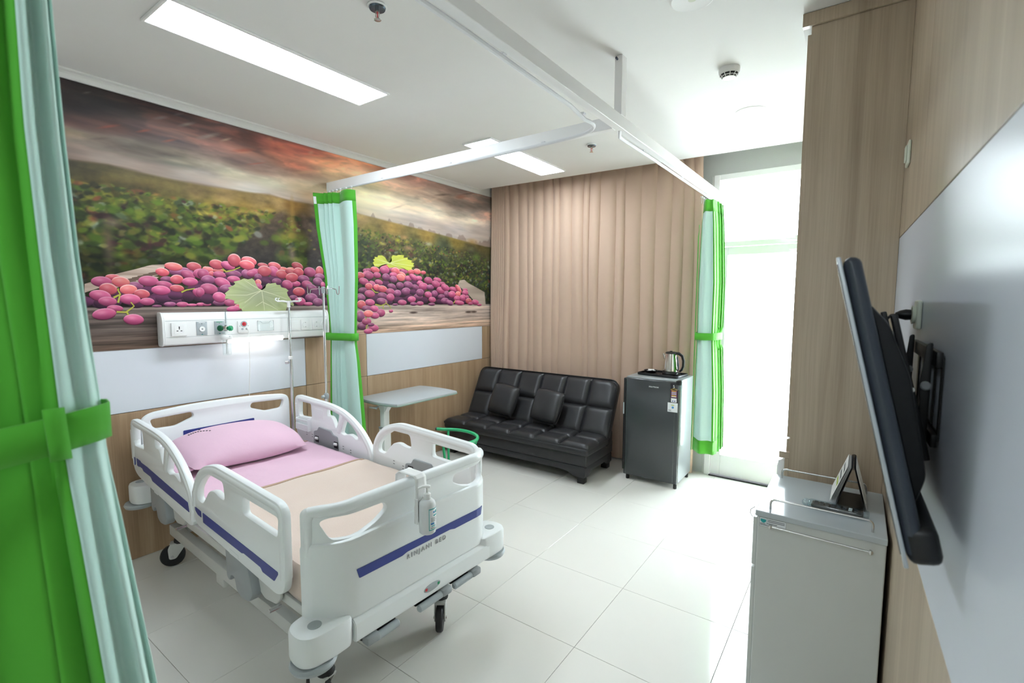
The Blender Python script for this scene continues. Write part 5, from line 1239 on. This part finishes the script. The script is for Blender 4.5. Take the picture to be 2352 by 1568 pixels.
bm = B(); tube(bm, [(.06, -.05, .015), (.075, -.065, .03), (.095, -.06, .038), (.105, -.045, .012)], .0035, 8); obj('power_cord', bm, 'black', kt)
bm = B(); box(bm, (-.025, -.0712, .056), (.003, -.0700, .060)); obj('kettle_mark', bm, 'ink', kb, smooth=0)
ds = thing('sachet_dish', 'small black dish of white sachets on the tray', 'dish', (2.14, 4.60, .9955))
bm = B(); lathe(bm, [(0, 0), (.045, 0), (.062, .018), (.068, .026), (.063, .026), (.045, .006), (0, .005)], seg=28); obj('dish_bowl', bm, 'black', ds)
for k, (x, y, a) in enumerate(((-.02, -.012, 20), (.015, .01, -30), (.0, -.004, 70), (-.008, .018, 5), (.022, -.016, 110))):
    bm = B(); cbox(bm, (x, y, .016+k*.004), (.052, .030, .005), .002, 1, None)
    bmesh.ops.rotate(bm, verts=bm.verts, cent=(x, y, .016), matrix=Matrix.Rotation(radians(a), 3, 'Z')); obj('sachet', bm, 'paper', ds, smooth=0)
# ================================================================== CURTAINS AND THEIR TRACKS
bc = thing('blackout_curtain', 'full height brown pleated curtain behind the black sofa', 'curtain', (1.25, 4.775, 0))
xs, yv = [], []
seams = [.03, .055, .08, .105, .13, .16, .19, .22, .29, .43, .56, .64, .77, .90, .99, .1+1.05, 1.29, 1.36, 1.48, 1.66, 1.76, 1.94, 2.09, 2.24, 2.35, 2.45, 2.53]
path = []
for i, (a, b) in enumerate(zip(seams, seams[1:])):
    w = b-a; dpt = min(.03, w*.3)*(1 if i > 8 else 1.15)
    for t, yy in ((0, 0), (.06, -.006), (.3, -dpt*.75), (.62, -dpt), (.88, -dpt*.5), (.97, .004)):
        path.append((a+w*t, yy-(.03 if i < 8 else 0)))
path.append((seams[-1], 0))
px_ = [p[0] for p in path]; py_ = [p[1] for p in path]
def bcf(x, z):
    k = .75+.25*sin(z*1.7+x*3); wob = .006*sin(z*2.3+x*9)+(.018*max(0, (x-2.2)/.33)*sin(z*1.4-.6))
    return (x-1.25+wob-.02*max(0, x-2.3)*(3-z)*.3, np.interp(x, px_, py_)*k+.008, z)
bm = B(); grid(bm, bcf, px_, lins(.015, 3.14, 34)); solid(obj('curtain_cloth', bm, 'brown', bc, smooth=50), .003)
bm = B(); box(bm, (-1.22, .0, 3.145), (1.30, .02, 3.165)); obj('curtain_track', bm, 'alu', bc, smooth=0)

BX, BZ0, BZ1 = 2.653, 2.623, 2.690
rl = thing('curtain_rail_frame', 'white aluminium privacy rail frame hung below the ceiling', 'curtain rail', (BX, 2.530, BZ0))
Zr = BZ1-BZ0
bm = B(); box(bm, (-.0225, -4.36, 0), (.0225, 2.33, Zr), .002, 1); obj('long_beam', bm, 'alu', rl, smooth=0)
bm = B(); box(bm, (-2.643, -.022, 0), (-.0228, .022, Zr), .002, 1); obj('cross_beam', bm, 'alu', rl, smooth=0)
bm = B(); box(bm, (-.020, -.012, Zr), (.022, .050, ZC-BZ0-.0005), .002, 1); obj('ceiling_post', bm, 'alu', rl, smooth=0)
bm = B(); cyl(bm, (-.005, -.014, .355), (-.005, -.030, .358), .006, 8); obj('post_screw', bm, 'dark_steel', rl)
tz = -.011
t1 = [(-.028, -4.3, tz), (-.028, -1.2, tz), (-.045, -.45, tz)]+[tuple(v) for v in arc((-.07, -.25, tz), (-.02, -.055, tz), (-.30, -.045, tz), 10)]+[(-.6, -.03, tz), (-2.61, -.028, tz)]
bm = B(); tube(bm, t1, .010, 8); obj('bed_track', bm, 'clip', rl)
t2 = [(-.005, .03, .012), (-.012, .05, .0), (-.034, .10, tz), (-.034, .2, tz), (-.028, .6, tz), (-.028, 2.30, tz)]
bm = B(); tube(bm, t2, .010, 8); obj('window_track', bm, 'clip', rl)
for x, y in ((-.03, -1.0), (-.056, -.3), (-.03, .45), (-.028, 1.25), (-.028, 2.0), (-.45, -.034), (-1.2, -.028), (-1.9, -.028), (-.028, -2.2)):
    bm = B(); box(bm, (x-.012, y-.012, tz+.006), (x+.012, y+.012, .004), .002, 1); obj('track_clip', bm, 'clip', rl, smooth=0)

def curtain(name, label, f, zt, zb, regions, tie=None, hooks=(), origin=(0, 0, 0)):
    """f(s, z) gives the cloth point; regions = (part, material, s0, s1, z0, z1, ns)"""
    c = thing(name, label, 'curtain', origin, 0, 'mint and green privacy curtains')
    O_ = Vector(origin)
    for part, m, s0, s1, z0, z1, ns in regions:
        bm = B(); grid(bm, lambda s, z: Vector(f(s, z))-O_, lins(s0, s1, ns), lins(z0, z1, max(3, int((z1-z0)/.05))))
        solid(obj(part, bm, m, c, smooth=70), .0022)
    if tie:
        bm = B(); pts, z, h = tie; n = len(pts)
        def tf(u, v):
            i = u*n; k = int(i) % n; p = Vector(pts[k]).lerp(Vector(pts[(k+1) % n]), i-int(i)); return Vector((p.x, p.y, z+(v-.5)*h+(p.z if len(p) > 2 else 0)))-O_
        grid(bm, tf, lins(0, 1, n*3), lins(0, 1, 2)); solid(obj('tie_band', bm, 'green', c, smooth=60), .004)
    for p in hooks:
        bm = B(); tube(bm, [Vector((p[0], p[1], p[2]-.03))-O_, Vector((p[0]+.004, p[1]-.004, p[2]-.005))-O_, Vector((p[0], p[1], p[2]+.024))-O_], .0022, 6); box(bm, tuple(Vector((p[0]-.008, p[1]-.008, p[2]+.020))-O_), tuple(Vector((p[0]+.008, p[1]+.008, p[2]+.030))-O_), .002, 1); obj('glider_hook', bm, 'clip', c)
    return c

# -- curtain at the mural wall
def c1(s, z):
    L_ = interp(z, [.3, .7, 1.2, 1.34, 1.42, 1.9, 2.3, 2.56], [.09, .10, .112, .115, .115, .112, .06, .05])
    R_ = interp(z, [.3, .7, 1.2, 1.34, 1.42, 1.9, 2.3, 2.56], [.50, .475, .42, .392, .392, .425, .43, .415])
    yl = interp(z, [.3, 1.3, 1.4, 2.1, 2.56], [2.43, 2.447, 2.450, 2.395, 2.365])
    am = interp(z, [.3, 1.0, 1.34, 1.42, 2.0, 2.56], [.030, .022, .010, .010, .022, .030])
    fl = interp(z, [.3, 1.3, 1.45, 2.0, 2.56], [.05, .03, .03, .045, .05]); ym = yl+interp(z, [.3, 1.3, 1.45, 2.0, 2.56], [.03, .012, .012, .04, .075])
    x1 = L_+fl+(R_-L_)*.36
    if s < .16:
        t = s/.16; x = L_+fl*t; y = yl+(ym-yl)*t
    elif s < .60:
        t = (s-.16)/.44; x = L_+fl+(x1-L_-fl)*t+.008*sin(2*pi*3.5*t); y = ym+(2.486-ym)*t+am*sin(2*pi*3.5*t+.3)
    else:
        t = (s-.60)/.40; x = x1+(R_-x1)*sin(t*pi/2*.999)**.9; y = 2.486-am*1.3*sin(pi*t*1.1-.15)+.02*t**4
    return (x, y-.012, z)
HB = 2.488
z_ = (2.462, .42)
curtain('privacy_curtain', 'mint privacy curtain with green borders tied back at the mural wall', c1, 2.56, .35,
        [('header_band', 'green', 0, 1, HB, 2.576, 64), ('mint_cloth', 'mint', .055, .93, .43, HB, 70), ('edge_border', 'green', 0, .055, .43, HB, 5), ('edge_border', 'green', .93, 1, .43, HB, 6), ('hem_band', 'green', 0, 1, .35, .43, 64)],
        ([(.102, 2.43), (.115, 2.39), (.20, 2.40), (.30, 2.44), (.385, 2.452), (.402, 2.475), (.39, 2.515), (.25, 2.525), (.11, 2.50)], 1.388, .062),
        [(.06+.36*t, 2.472, 2.574) for t in (.12, .25, .4, .55, .75, .95)], (.25, 2.45, .35))
tagp = bpy.data.objects['privacy_curtain']
bm = B(); 
p0_ = [Vector(c1(s, z)) - Vector((.25, 2.45, .35)) + Vector((.003, -.004, 0)) for z in (2.485, 2.545) for s in (.006, .045)]
bm.faces.new([bm.verts.new(p0_[i]) for i in (0, 1, 3, 2)]); solid(obj('size_label', bm, 'label', tagp, smooth=0), .001)

# -- curtain at the window end
def c2(s, z):
    xl = interp(z, [.34, .9, 1.32, 1.42, 1.85, 2.35, 2.56], [2.585, 2.588, 2.592, 2.592, 2.588, 2.60, 2.615])
    xm = interp(z, [.34, .9, 1.32, 1.42, 1.85, 2.35, 2.56], [2.785, 2.772, 2.748, 2.745, 2.745, 2.722, 2.705])
    if s < .6:
        t = s/.6; x = xl+(xm-xl)*t; y = 4.43-.03*sin(pi*t)+.016*sin(2*pi*t*1.6+.5)+(.05*(1-t)**4)
    else:
        t = (s-.6)/.4; x = xm+.016*t+.008*sin(2*pi*t*3); y = 4.445+.27*t+.022*sin(2*pi*t*3.5)
        if 1.3 < z < 1.46: y = 4.445+.20*t
    return (x, y, z)
curtain('privacy_curtain', 'mint privacy curtain with green borders hanging beside the balcony door', c2, 2.56, .34,
        [('header_band', 'green', 0, 1, 2.46, 2.56, 50), ('mint_cloth', 'mint', .02, .54, .46, 2.46, 34), ('edge_border', 'green', .54, .6, .46, 2.46, 5), ('reverse_cloth', 'green', .6, 1, .46, 2.46, 30), ('edge_border', 'green', 0, .02, .46, 2.46, 2), ('hem_band', 'green', 0, 1, .34, .46, 50)],
        ([(2.585, 4.45), (2.60, 4.385), (2.68, 4.375), (2.745, 4.40), (2.765, 4.45), (2.78, 4.60), (2.70, 4.66), (2.60, 4.58)], 1.385, .062),
        [(BX-.045, 4.42+.06*k, 2.565) for k in range(5)], (2.68, 4.5, .34))
# flap folded behind the mint face
bm = B(); grid(bm, lambda s, z: (2.585-.012*s*min(1, (2.36-z)/.1)-2.68, 4.46-4.5+.02*s, z-.34), lins(0, 1, 3), lins(.34, 2.36, 20)); solid(obj('folded_edge', bm, 'green', bpy.data.objects['privacy_curtain.001'], smooth=60), .0022)

# -- curtain in the foreground
zs_ = [.30, .91, 1.27, 1.40, 1.48, 1.60, 1.77, 1.98, 2.2, 2.56]
def c3(s, z):
    yr = interp(z, zs_, [.395, .336, .299, .284, .281, .272, .262, .254, .249, .25])
    yb = interp(z, zs_, [.27, .235, .212, .203, .200, .196, .19, .184, .186, .19])
    yl = interp(z, zs_, [-.20, -.14, -.08, -.04, -.04, -.06, -.10, -.13, -.15, -.16])
    am = interp(z, zs_, [.030, .026, .018, .010, .010, .014, .020, .024, .026, .026])
    if s < .5:
        t = s/.5; y = yl+(yb-yl)*t; x = 2.655-.05*(1-t)+am*.8*sin(2*pi*t*2.3+1.0)-.012*t+.006*sin(t*13+z*4)
    else:
        t = (s-.5)/.5; y = yb+(yr-yb)*sin(t*pi/2)**.85 if t < 1 else yr
        x = 2.66-.075*t**2.2+am*.62*sin(2*pi*(t**.9)*2.55-.3)
    return (x, y, z)
curtain('privacy_curtain', 'mint privacy curtain with a wide green reverse in the near left foreground', c3, 2.56, .35,
        [('header_band', 'green', 0, 1, 2.47, 2.56, 60), ('reverse_cloth', 'green', 0, .44, .42, 2.47, 36), ('edge_border', 'green', .44, .53, .42, 2.47, 8), ('mint_cloth', 'mint', .53, 1, .42, 2.47, 40), ('hem_band', 'green', 0, 1, .35, .42, 60)],
        ([(2.668, -.05, -.025), (2.676, .05, -.020), (2.677, .13, -.012), (2.676, .20, -.004), (2.668, .255, .003), (2.648, .281, .004), (2.61, .287, .004), (2.55, .26, 0), (2.53, .10, -.01), (2.55, -.04, -.02)], 1.472, .064),
        [(BX-.045, -.1+.06*k, 2.565) for k in range(6)], (2.64, .1, .35))
bm = B(); q0 = Vector((2.64, .1, .35))
grid(bm, lambda y, z: Vector((2.681, y+(1.47-z)*.06, z))-q0, lins(.188, .216, 2), lins(1.425, 1.515, 3)); solid(obj('tie_loop', bm, 'green', bpy.data.objects['privacy_curtain.002']), .003)

# ================================================================== CEILING FIXTURES
def led(x0, x1, y0, y1, lab, em='led'):
    L_ = thing('led_panel', lab, 'ceiling light', ((x0+x1)/2, (y0+y1)/2, ZC), 0, 'rectangular ceiling panels')
    w, h = (x1-x0)/2, (y1-y0)/2
    bm = B(); o_ = [(-w, -h), (w, -h), (w, h), (-w, h)]; i_ = [(-w+.012, -h+.012), (w-.012, -h+.012), (w-.012, h-.012), (-w+.012, h-.012)]
    plate(bm, o_, [i_], .012, .001, lambda u, v, w_: (u, v, -.0065+w_)); obj('frame', bm, 'alu', L_, smooth=0)
    bm = B(); box(bm, (-w+.0125, -h+.0125, -.009), (w-.0125, h-.0125, -.002)); obj('diffuser', bm, em, L_, smooth=0)
led(.975, 1.280, .915, 2.133, 'long lit ceiling panel above the bed')
led(2.95, 3.25, -1.75, -.55, 'long lit ceiling panel in the entry beside the near left curtain', 'led_entry')
led(.993, 1.293, 3.145, 4.372, 'long lit ceiling panel in front of the brown curtain')

def sprinkler(x, y, lab):
    s = thing('sprinkler', lab, 'sprinkler', (x, y, ZC), 0, 'ceiling sprinklers')
    bm = B(); lathe(bm, [(0, -.001), (.042, -.001), (.044, -.006), (.036, -.010), (0, -.010)], seg=28); obj('escutcheon', bm, 'alu', s)
    bm = B(); lathe(bm, [(0, -.010), (.037, -.0105), (.034, -.017), (.012, -.018), (0, -.018)], seg=28); obj('cup', bm, 'dark_steel', s)
    bm = B(); cyl(bm, (0, 0, -.018), (0, 0, -.030), .010); 
    for k in (-1, 1): tube(bm, [(k*.009, 0, -.028), (k*.012, 0, -.042), (k*.004, 0, -.060)], .0022, 6)
    lathe(bm, [(0, -.064), (.016, -.062), (.017, -.0605), (0, -.060)], seg=20); obj('head', bm, 'steel', s)
    bm = B(); cyl(bm, (0, 0, -.030), (0, 0, -.056), .0028, 8); obj('glass_bulb', bm, 'red', s)
sprinkler(1.955, 1.491, 'dark steel ceiling sprinkler to the right of the lit panel over the bed')
sprinkler(1.866, 3.789, 'small ceiling sprinkler beside the far lit panel')
sd = thing('smoke_detector', 'round white smoke detector on the ceiling', 'smoke detector', (3.100, 3.022, ZC))
bm = B(); lathe(bm, [(0, -.0005), (.056, -.0005), (.057, -.006), (.055, -.022), (.052, -.030), (0, -.030)], seg=32); obj('base', bm, 'white', sd)
bm = B(); lathe(bm, [(.05, -.030), (.046, -.034), (.034, -.048), (0, -.048)], seg=32); obj('chamber', bm, 'black', sd)
bm = B()
for k in range(10):
    a = 2*pi*k/10; tube(bm, [(.051*cos(a), .051*sin(a), -.029), (.047*cos(a), .047*sin(a), -.036), (.033*cos(a), .033*sin(a), -.051)], .0022, 6)
for r_, z in ((.050, -.032), (.041, -.043), (.033, -.0515)): tube(bm, [(r_*cos(t), r_*sin(t), z) for t in lins(0, 2*pi, 28)[:-1]], .002, 6, closed=True)
lathe(bm, [(0, -.054), (.032, -.053), (.033, -.049), (0, -.049)], seg=28); obj('cage', bm, 'white', sd)
sp = thing('ceiling_speaker', 'round white ceiling speaker at the top of the picture', 'speaker', (3.110, 2.245, ZC))
bm = B(); lathe(bm, [(.070, -.001), (.092, -.001), (.094, -.005), (.086, -.010), (.070, -.008)], seg=40); obj('rim', bm, 'alu', sp)
bm = B(); lathe(bm, [(0, -.004), (.0695, -.004), (.0695, -.0065), (0, -.0085)], seg=40); obj('grille', bm, 'ivory', sp)
dl = thing('ceiling_cover', 'faint round white cover plate on the ceiling near the balcony', 'cover plate', (3.085, 3.774, ZC))
bm = B(); lathe(bm, [(0, -.0005), (.100, -.0005), (.101, -.002), (.099, -.003), (0, -.0032)], seg=44); obj('disc', bm, 'ceiling', dl)
bm = B(); lathe(bm, [(0, -.0034), (.012, -.0034), (.012, -.0045), (0, -.0045)], seg=16); obj('centre_cap', bm, 'ceiling', dl)

# ================================================================== RIGHT WALL: SWITCH, SOCKET, TELEVISION
def wall_pt(s, z, off): return rw(s, z, off)
def on_wall(name, lab, cat, y, z, group=None):
    s = (y-2.670)/cos(WA); p = rw(s, z, .0005); return thing(name, lab, cat, p, WA+pi/2, group)
# local x runs along the wall towards the window, local y out into the room
sw = on_wall('light_switch', 'pale wall switch high on the wooden panel by the wardrobe', 'switch', 2.470, 2.268)
bm = B(); box(bm, (-.042, 0, -.045), (.042, .010, .045), .005, 3); obj('plate', bm, 'ivory', sw)
bm = B(); box(bm, (-.022, .0101, -.03), (.022, .016, .03), .003, 2); obj('rocker', bm, 'ivory', sw)
so = on_wall('wall_socket', 'pale wall socket on the glossy panel behind the television', 'socket', 1.826, 1.659)
bm = B(); box(bm, (-.040, 0, -.042), (.040, .012, .042), .006, 3); obj('plate', bm, 'ivory', so)
bm = B(); lathe(bm, [(0, 0), (.024, 0), (.027, .008), (.022, .008), (.020, .002), (0, .002)], seg=24, mtx=axis_mtx((0, .012, 0), (0, 1, 0))); obj('socket_ring', bm, 'ivory', so)

tv = thing('television', 'flat television tilted down on a black wall bracket seen edge on', 'television', (3.855, 1.06, 1.231))
Wt, Ht = .97, .56
tu = Vector((-.098, 0, .4215)).normalized(); tn = Vector((tu.z, 0, -tu.x))      # up along the set, and out of its back
ty_ = Vector((-.025, 1, 0)).normalized()
def tvp(a, b, c): return tuple(ty_*a+tu*b+tn*c)
def tvbox(name, lo, hi, m, bev, par=tv, seg=3):
    bm = B(); box(bm, lo, hi, bev, seg)
    for v in bm.verts: v.co = Vector(tvp(*v.co))
    return obj(name, bm, m, par)
tvbox('bezel', (0, 0, 0), (Wt, Ht, .007), 'bezel', .002)
tvbox('screen', (.012, .02, -.0012), (Wt-.012, Ht-.012, .0), 'screen', 0)
tvbox('rear_shell', (.004, .010, .0072), (Wt-.004, Ht-.004, .036), 'tv_back', .014)
tvbox('lower_speaker_bar', (.003, .002, .0075), (Wt-.003, .07, .058), 'black', .016)
bm = B()
hp = fillet([(.06, .0362), (.12, .066), (.31, .076), (.42, .062), (.47, .0362)], .014, 3)
plate(bm, hp, [], Wt-.26, .006, lambda u, v, w: tvp(Wt/2+w, u, v)); obj('electronics_hump', bm, 'black', tv)
for a in (.33, .66):
    tvbox('bracket_arm', (a-.012, .10, .0765), (a+.012, .43, .090), 'black', .003, tv, 2)
bm = B(); lathe(bm, [(0, 0), (.007, 0), (.006, .003), (0, .003)], seg=12, mtx=Matrix.Translation(tvp(.315, .26, .084)) @ axis_mtx((0, 0, 0), (0, -1, 0))); obj('bracket_bolt', bm, 'brass', tv)
mn = thing('tv_wall_mount', 'black steel wall plate between the television and the panel', 'bracket', rw((1.58-2.670)/cos(WA), 1.49, .0005), WA+pi/2)
bm = B(); o_ = [(-.20, -.10), (.20, -.10), (.20, .085), (-.20, .085)]
plate(bm, fillet(o_, .008, 2), [fillet([(-.18+.092*k, -.08), (-.10+.092*k, -.08), (-.10+.092*k, .065), (-.18+.092*k, .065)], .006, 2) for k in range(4)], .003, 0, lambda u, v, w: (u, .0018+w, v)); obj('wall_plate', bm, 'black', mn, smooth=0)
for z0, z1 in ((.065, .10), (-.11, -.08)):
    bm = B(); box(bm, (-.21, .004, z0), (.21, .016, z1), .003); obj('hook_rail', bm, 'black', mn)
for k in (-1, 1):
    bm = B(); plate(bm, fillet([(.017, -.11), (.030, -.10), (.036, .02), (.028, .115), (.017, .118)], .006, 2), [], .004, .001, lambda u, v, w: (k*.165+w, u, v)); obj('tilt_arm', bm, 'black', mn)
    bm = B(); cyl(bm, (k*.165-.014, .026, .02), (k*.165+.014, .026, .02), .010, 12, .003); obj('tilt_knob', bm, 'grey_plastic', mn)
pc = on_wall('power_lead', 'black television power lead plugged into the wall socket', 'cable', 1.826, 1.659)
bm = B(); lathe(bm, [(0, 0), (.015, 0), (.016, .012), (.012, .026), (.006, .036), (0, .036)], seg=16, mtx=axis_mtx((0, .0215, 0), (0, 1, 0))); obj('plug', bm, 'black', pc)
bm = B(); tube(bm, [(0, .055, 0), (-.012, .068, -.002), (-.04, .078, -.012), (-.07, .082, -.03)], .0035, 8); obj('cord', bm, 'black', pc)

# ================================================================== BEDSIDE CABINET
cb = thing('bedside_cabinet', 'grey bedside cabinet with chrome rails in front of the wardrobe', 'cabinet', (3.678, 2.345, 0))
bm = B(); box(bm, (-.200, -.247, .07), (.211, .247, .840), .004); obj('body', bm, 'cabinet', cb, smooth=0)
bm = B(); box(bm, (-.208, -.252, .8405), (.213, .250, .864), .003, 2); obj('worktop', bm, 'cab_top', cb, smooth=0)
bm = B(); box(bm, (-.216, -.240, .09), (-.2005, .240, .62), .003); dd_ = obj('door', bm, 'cabinet', cb, smooth=0)
bm = B(); box(bm, (-.216, -.240, .63), (-.2005, .240, .83), .003); dw_ = obj('drawer', bm, 'cabinet', cb, smooth=0)
for par, z in ((dw_, .73), (dd_, .56)):
    bm = B(); tube(bm, [(-.216, -.06, z), (-.24, -.055, z), (-.24, .055, z), (-.216, .06, z)], .004, 8); obj('handle', bm, 'chrome', par)
def rail_on(y, x0, x1, h, nm):
    bm = B(); r_ = .02
    pts = [(x0, y, .8645)]+[(x0, y, .864+h-r_)]+[tuple(v) for v in arc((x0, y, .864+h-r_), (x0, y, .864+h), (x0+r_, y, .864+h), 5)][1:]+[tuple(v) for v in arc((x1-r_, y, .864+h), (x1, y, .864+h), (x1, y, .864+h-r_), 5)]+[(x1, y, .8645)]
    tube(bm, pts, .0042, 10); obj(nm, bm, 'brass', cb)
rail_on(-.212, -.160, .170, .042, 'top_rail'); rail_on(.205, -.168, .154, .045, 'top_rail')
bm = B(); tube(bm, [(-.150, -.283, .822), (.166, -.283, .818)], .0042, 10)
for x, z in ((-.150, .822), (.166, .818)):
    cyl(bm, (x, -.2475, z-.008), (x, -.283, z), .004, 8); lathe(bm, [(0, -.008), (.005, -.007), (.0075, 0), (.005, .007), (0, .008)], (x, -.285, z), 14)
obj('towel_rail', bm, 'brass', cb)
bm = B(); tube(bm, [(-.217, -.20, .856), (-.230, -.215, .848), (-.230, -.225, .835), (-.219, -.235, .825)], .0018, 6); obj('wire_hook', bm, 'chrome', cb)
def lbl(name, x0, x1, z0, z1, m, off, par):
    bm = B(); box(bm, (x0, -.2472-off-.0004, z0), (x1, -.2472-off, z1)); return obj(name, bm, m, par, smooth=0)
l_ = lbl('asset_label', -.193, -.099, .802, .838, 'label', .0003, cb)
bm = B(); plate(bm, fillet([(-.189, .832), (-.168, .832), (-.169, .822), (-.178, .816), (-.188, .822)], .003, 2), [], .0004, 0, lambda u, v, w: (u, -.2482+w, v)); obj('label_emblem', bm, 'teal', l_, smooth=0)
for x0, x1, z in ((-.163, -.104, .830), (-.163, -.104, .824), (-.166, -.130, .816), (-.190, -.170, .812), (-.190, -.150, .807)): lbl('label_print', x0, x1, z, z+.0028, 'ink', .0008, l_)
for x0, x1, z0, z1 in ((-.193, -.099, .8374, .8382), (-.193, -.099, .8018, .8026), (-.193, -.1922, .802, .838), (-.0998, -.099, .802, .838), (-.193, -.099, .8125, .8131), (-.1665, -.1657, .812, .838)): lbl('label_rule', x0, x1, z0, z1, 'ink', .0008, l_)
for x in (-.17, .17):
    for y in (-.21, .21):
        bm = B(); cyl(bm, (x-.012, y, .0275), (x+.012, y, .0275), .027, 18, .004); w_ = obj('castor', bm, 'dark_rubber', cb)
        bm = B(); box(bm, (x-.018, y-.02, .05), (x+.018, y+.02, .0695), .004); obj('castor_fork', bm, 'grey_plastic', w_)

rm = thing('remote_control', 'black remote control in a clear plastic sleeve on the cabinet', 'remote control', (3.735, 2.258, .8645), radians(-4))
bm = B(); box(bm, (-.086, -.022, .003), (.086, .022, .021), .007, 3); obj('remote_body', bm, 'black', rm)
for i in range(8):
    for j in range(3):
        m = 'label' if i == 6 else 'tv_back'
        bm = B(); cbox(bm, (-.07+i*.019, -.012+j*.012, .0222), (.012, .008, .002), .0008, 1); obj('button', bm, m, rm, smooth=0)
bm = B(); box(bm, (-.098, -.029, .0005), (.104, .029, .026), .009, 3)
for v in bm.verts: v.co.z += .0015*sin(v.co.x*90)*(1 if v.co.z > .01 else 0)
obj('plastic_sleeve', bm, 'wrap', rm)
bm = B(); bmesh.ops.create_icosphere(bm, subdivisions=3, radius=1)
for v in bm.verts: v.co = Vector((v.co.x*.016-.104, v.co.y*.026, max(v.co.z*.013+.013, .001)+.002*sin(v.co.y*60)*abs(v.co.x)))
obj('crumpled_end', bm, 'wrap', rm)
cl = thing('desk_calendar', 'white tent desk calendar standing on the cabinet', 'calendar', (3.779, 2.42, .8645))
def sheet_(name, x0, z0, x1, z1, off, m, y0=-.095, y1=.10, t=.0016):
    bm = B(); d_ = Vector((x1-x0, 0, z1-z0)); n_ = Vector((-d_.z, 0, d_.x)).normalized()
    grid(bm, lambda u, y: Vector((x0, y, z0))+d_*u+n_*off, [0, .5, 1], [y0, y1]); return solid(obj(name, bm, m, cl, smooth=0), t)
sheet_('left_board', -.048, .0014, .0, .172, 0, 'black'); sheet_('right_board', .046, .0014, .004, .172, 0, 'black')
sheet_('base_board', -.044, .0014, .042, .0014, 0, 'black')
for k in range(4): sheet_('page', -.051-.002*k, .010, -.002, .168, .004+.0022*k, 'paper', -.093, .098, .0005)
sheet_('cover', -.054-.004, .012, -.004, .168, .0132, 'paper', -.093, .098, .0006)
for k, m in ((.35, 'lime'), (.55, 'ink'), (.75, 'ink')): sheet_('page_print', -.058+.054*k, .012+.156*k, -.058+.054*(k+.08), .012+.156*(k+.08), .0142, m, -.06, .06, .0002)
sheet_('back_page', .049, .004, .006, .168, -.004, 'paper', -.093, .098, .0006)
bm = B()
for k in range(18): tube(bm, [(.002+.008*cos(t), -.09+.0108*k, .168+.008*sin(t)) for t in lins(0, 2*pi, 10)[:-1]], .0008, 5, closed=True)
obj('spiral_binding', bm, 'black', cl)
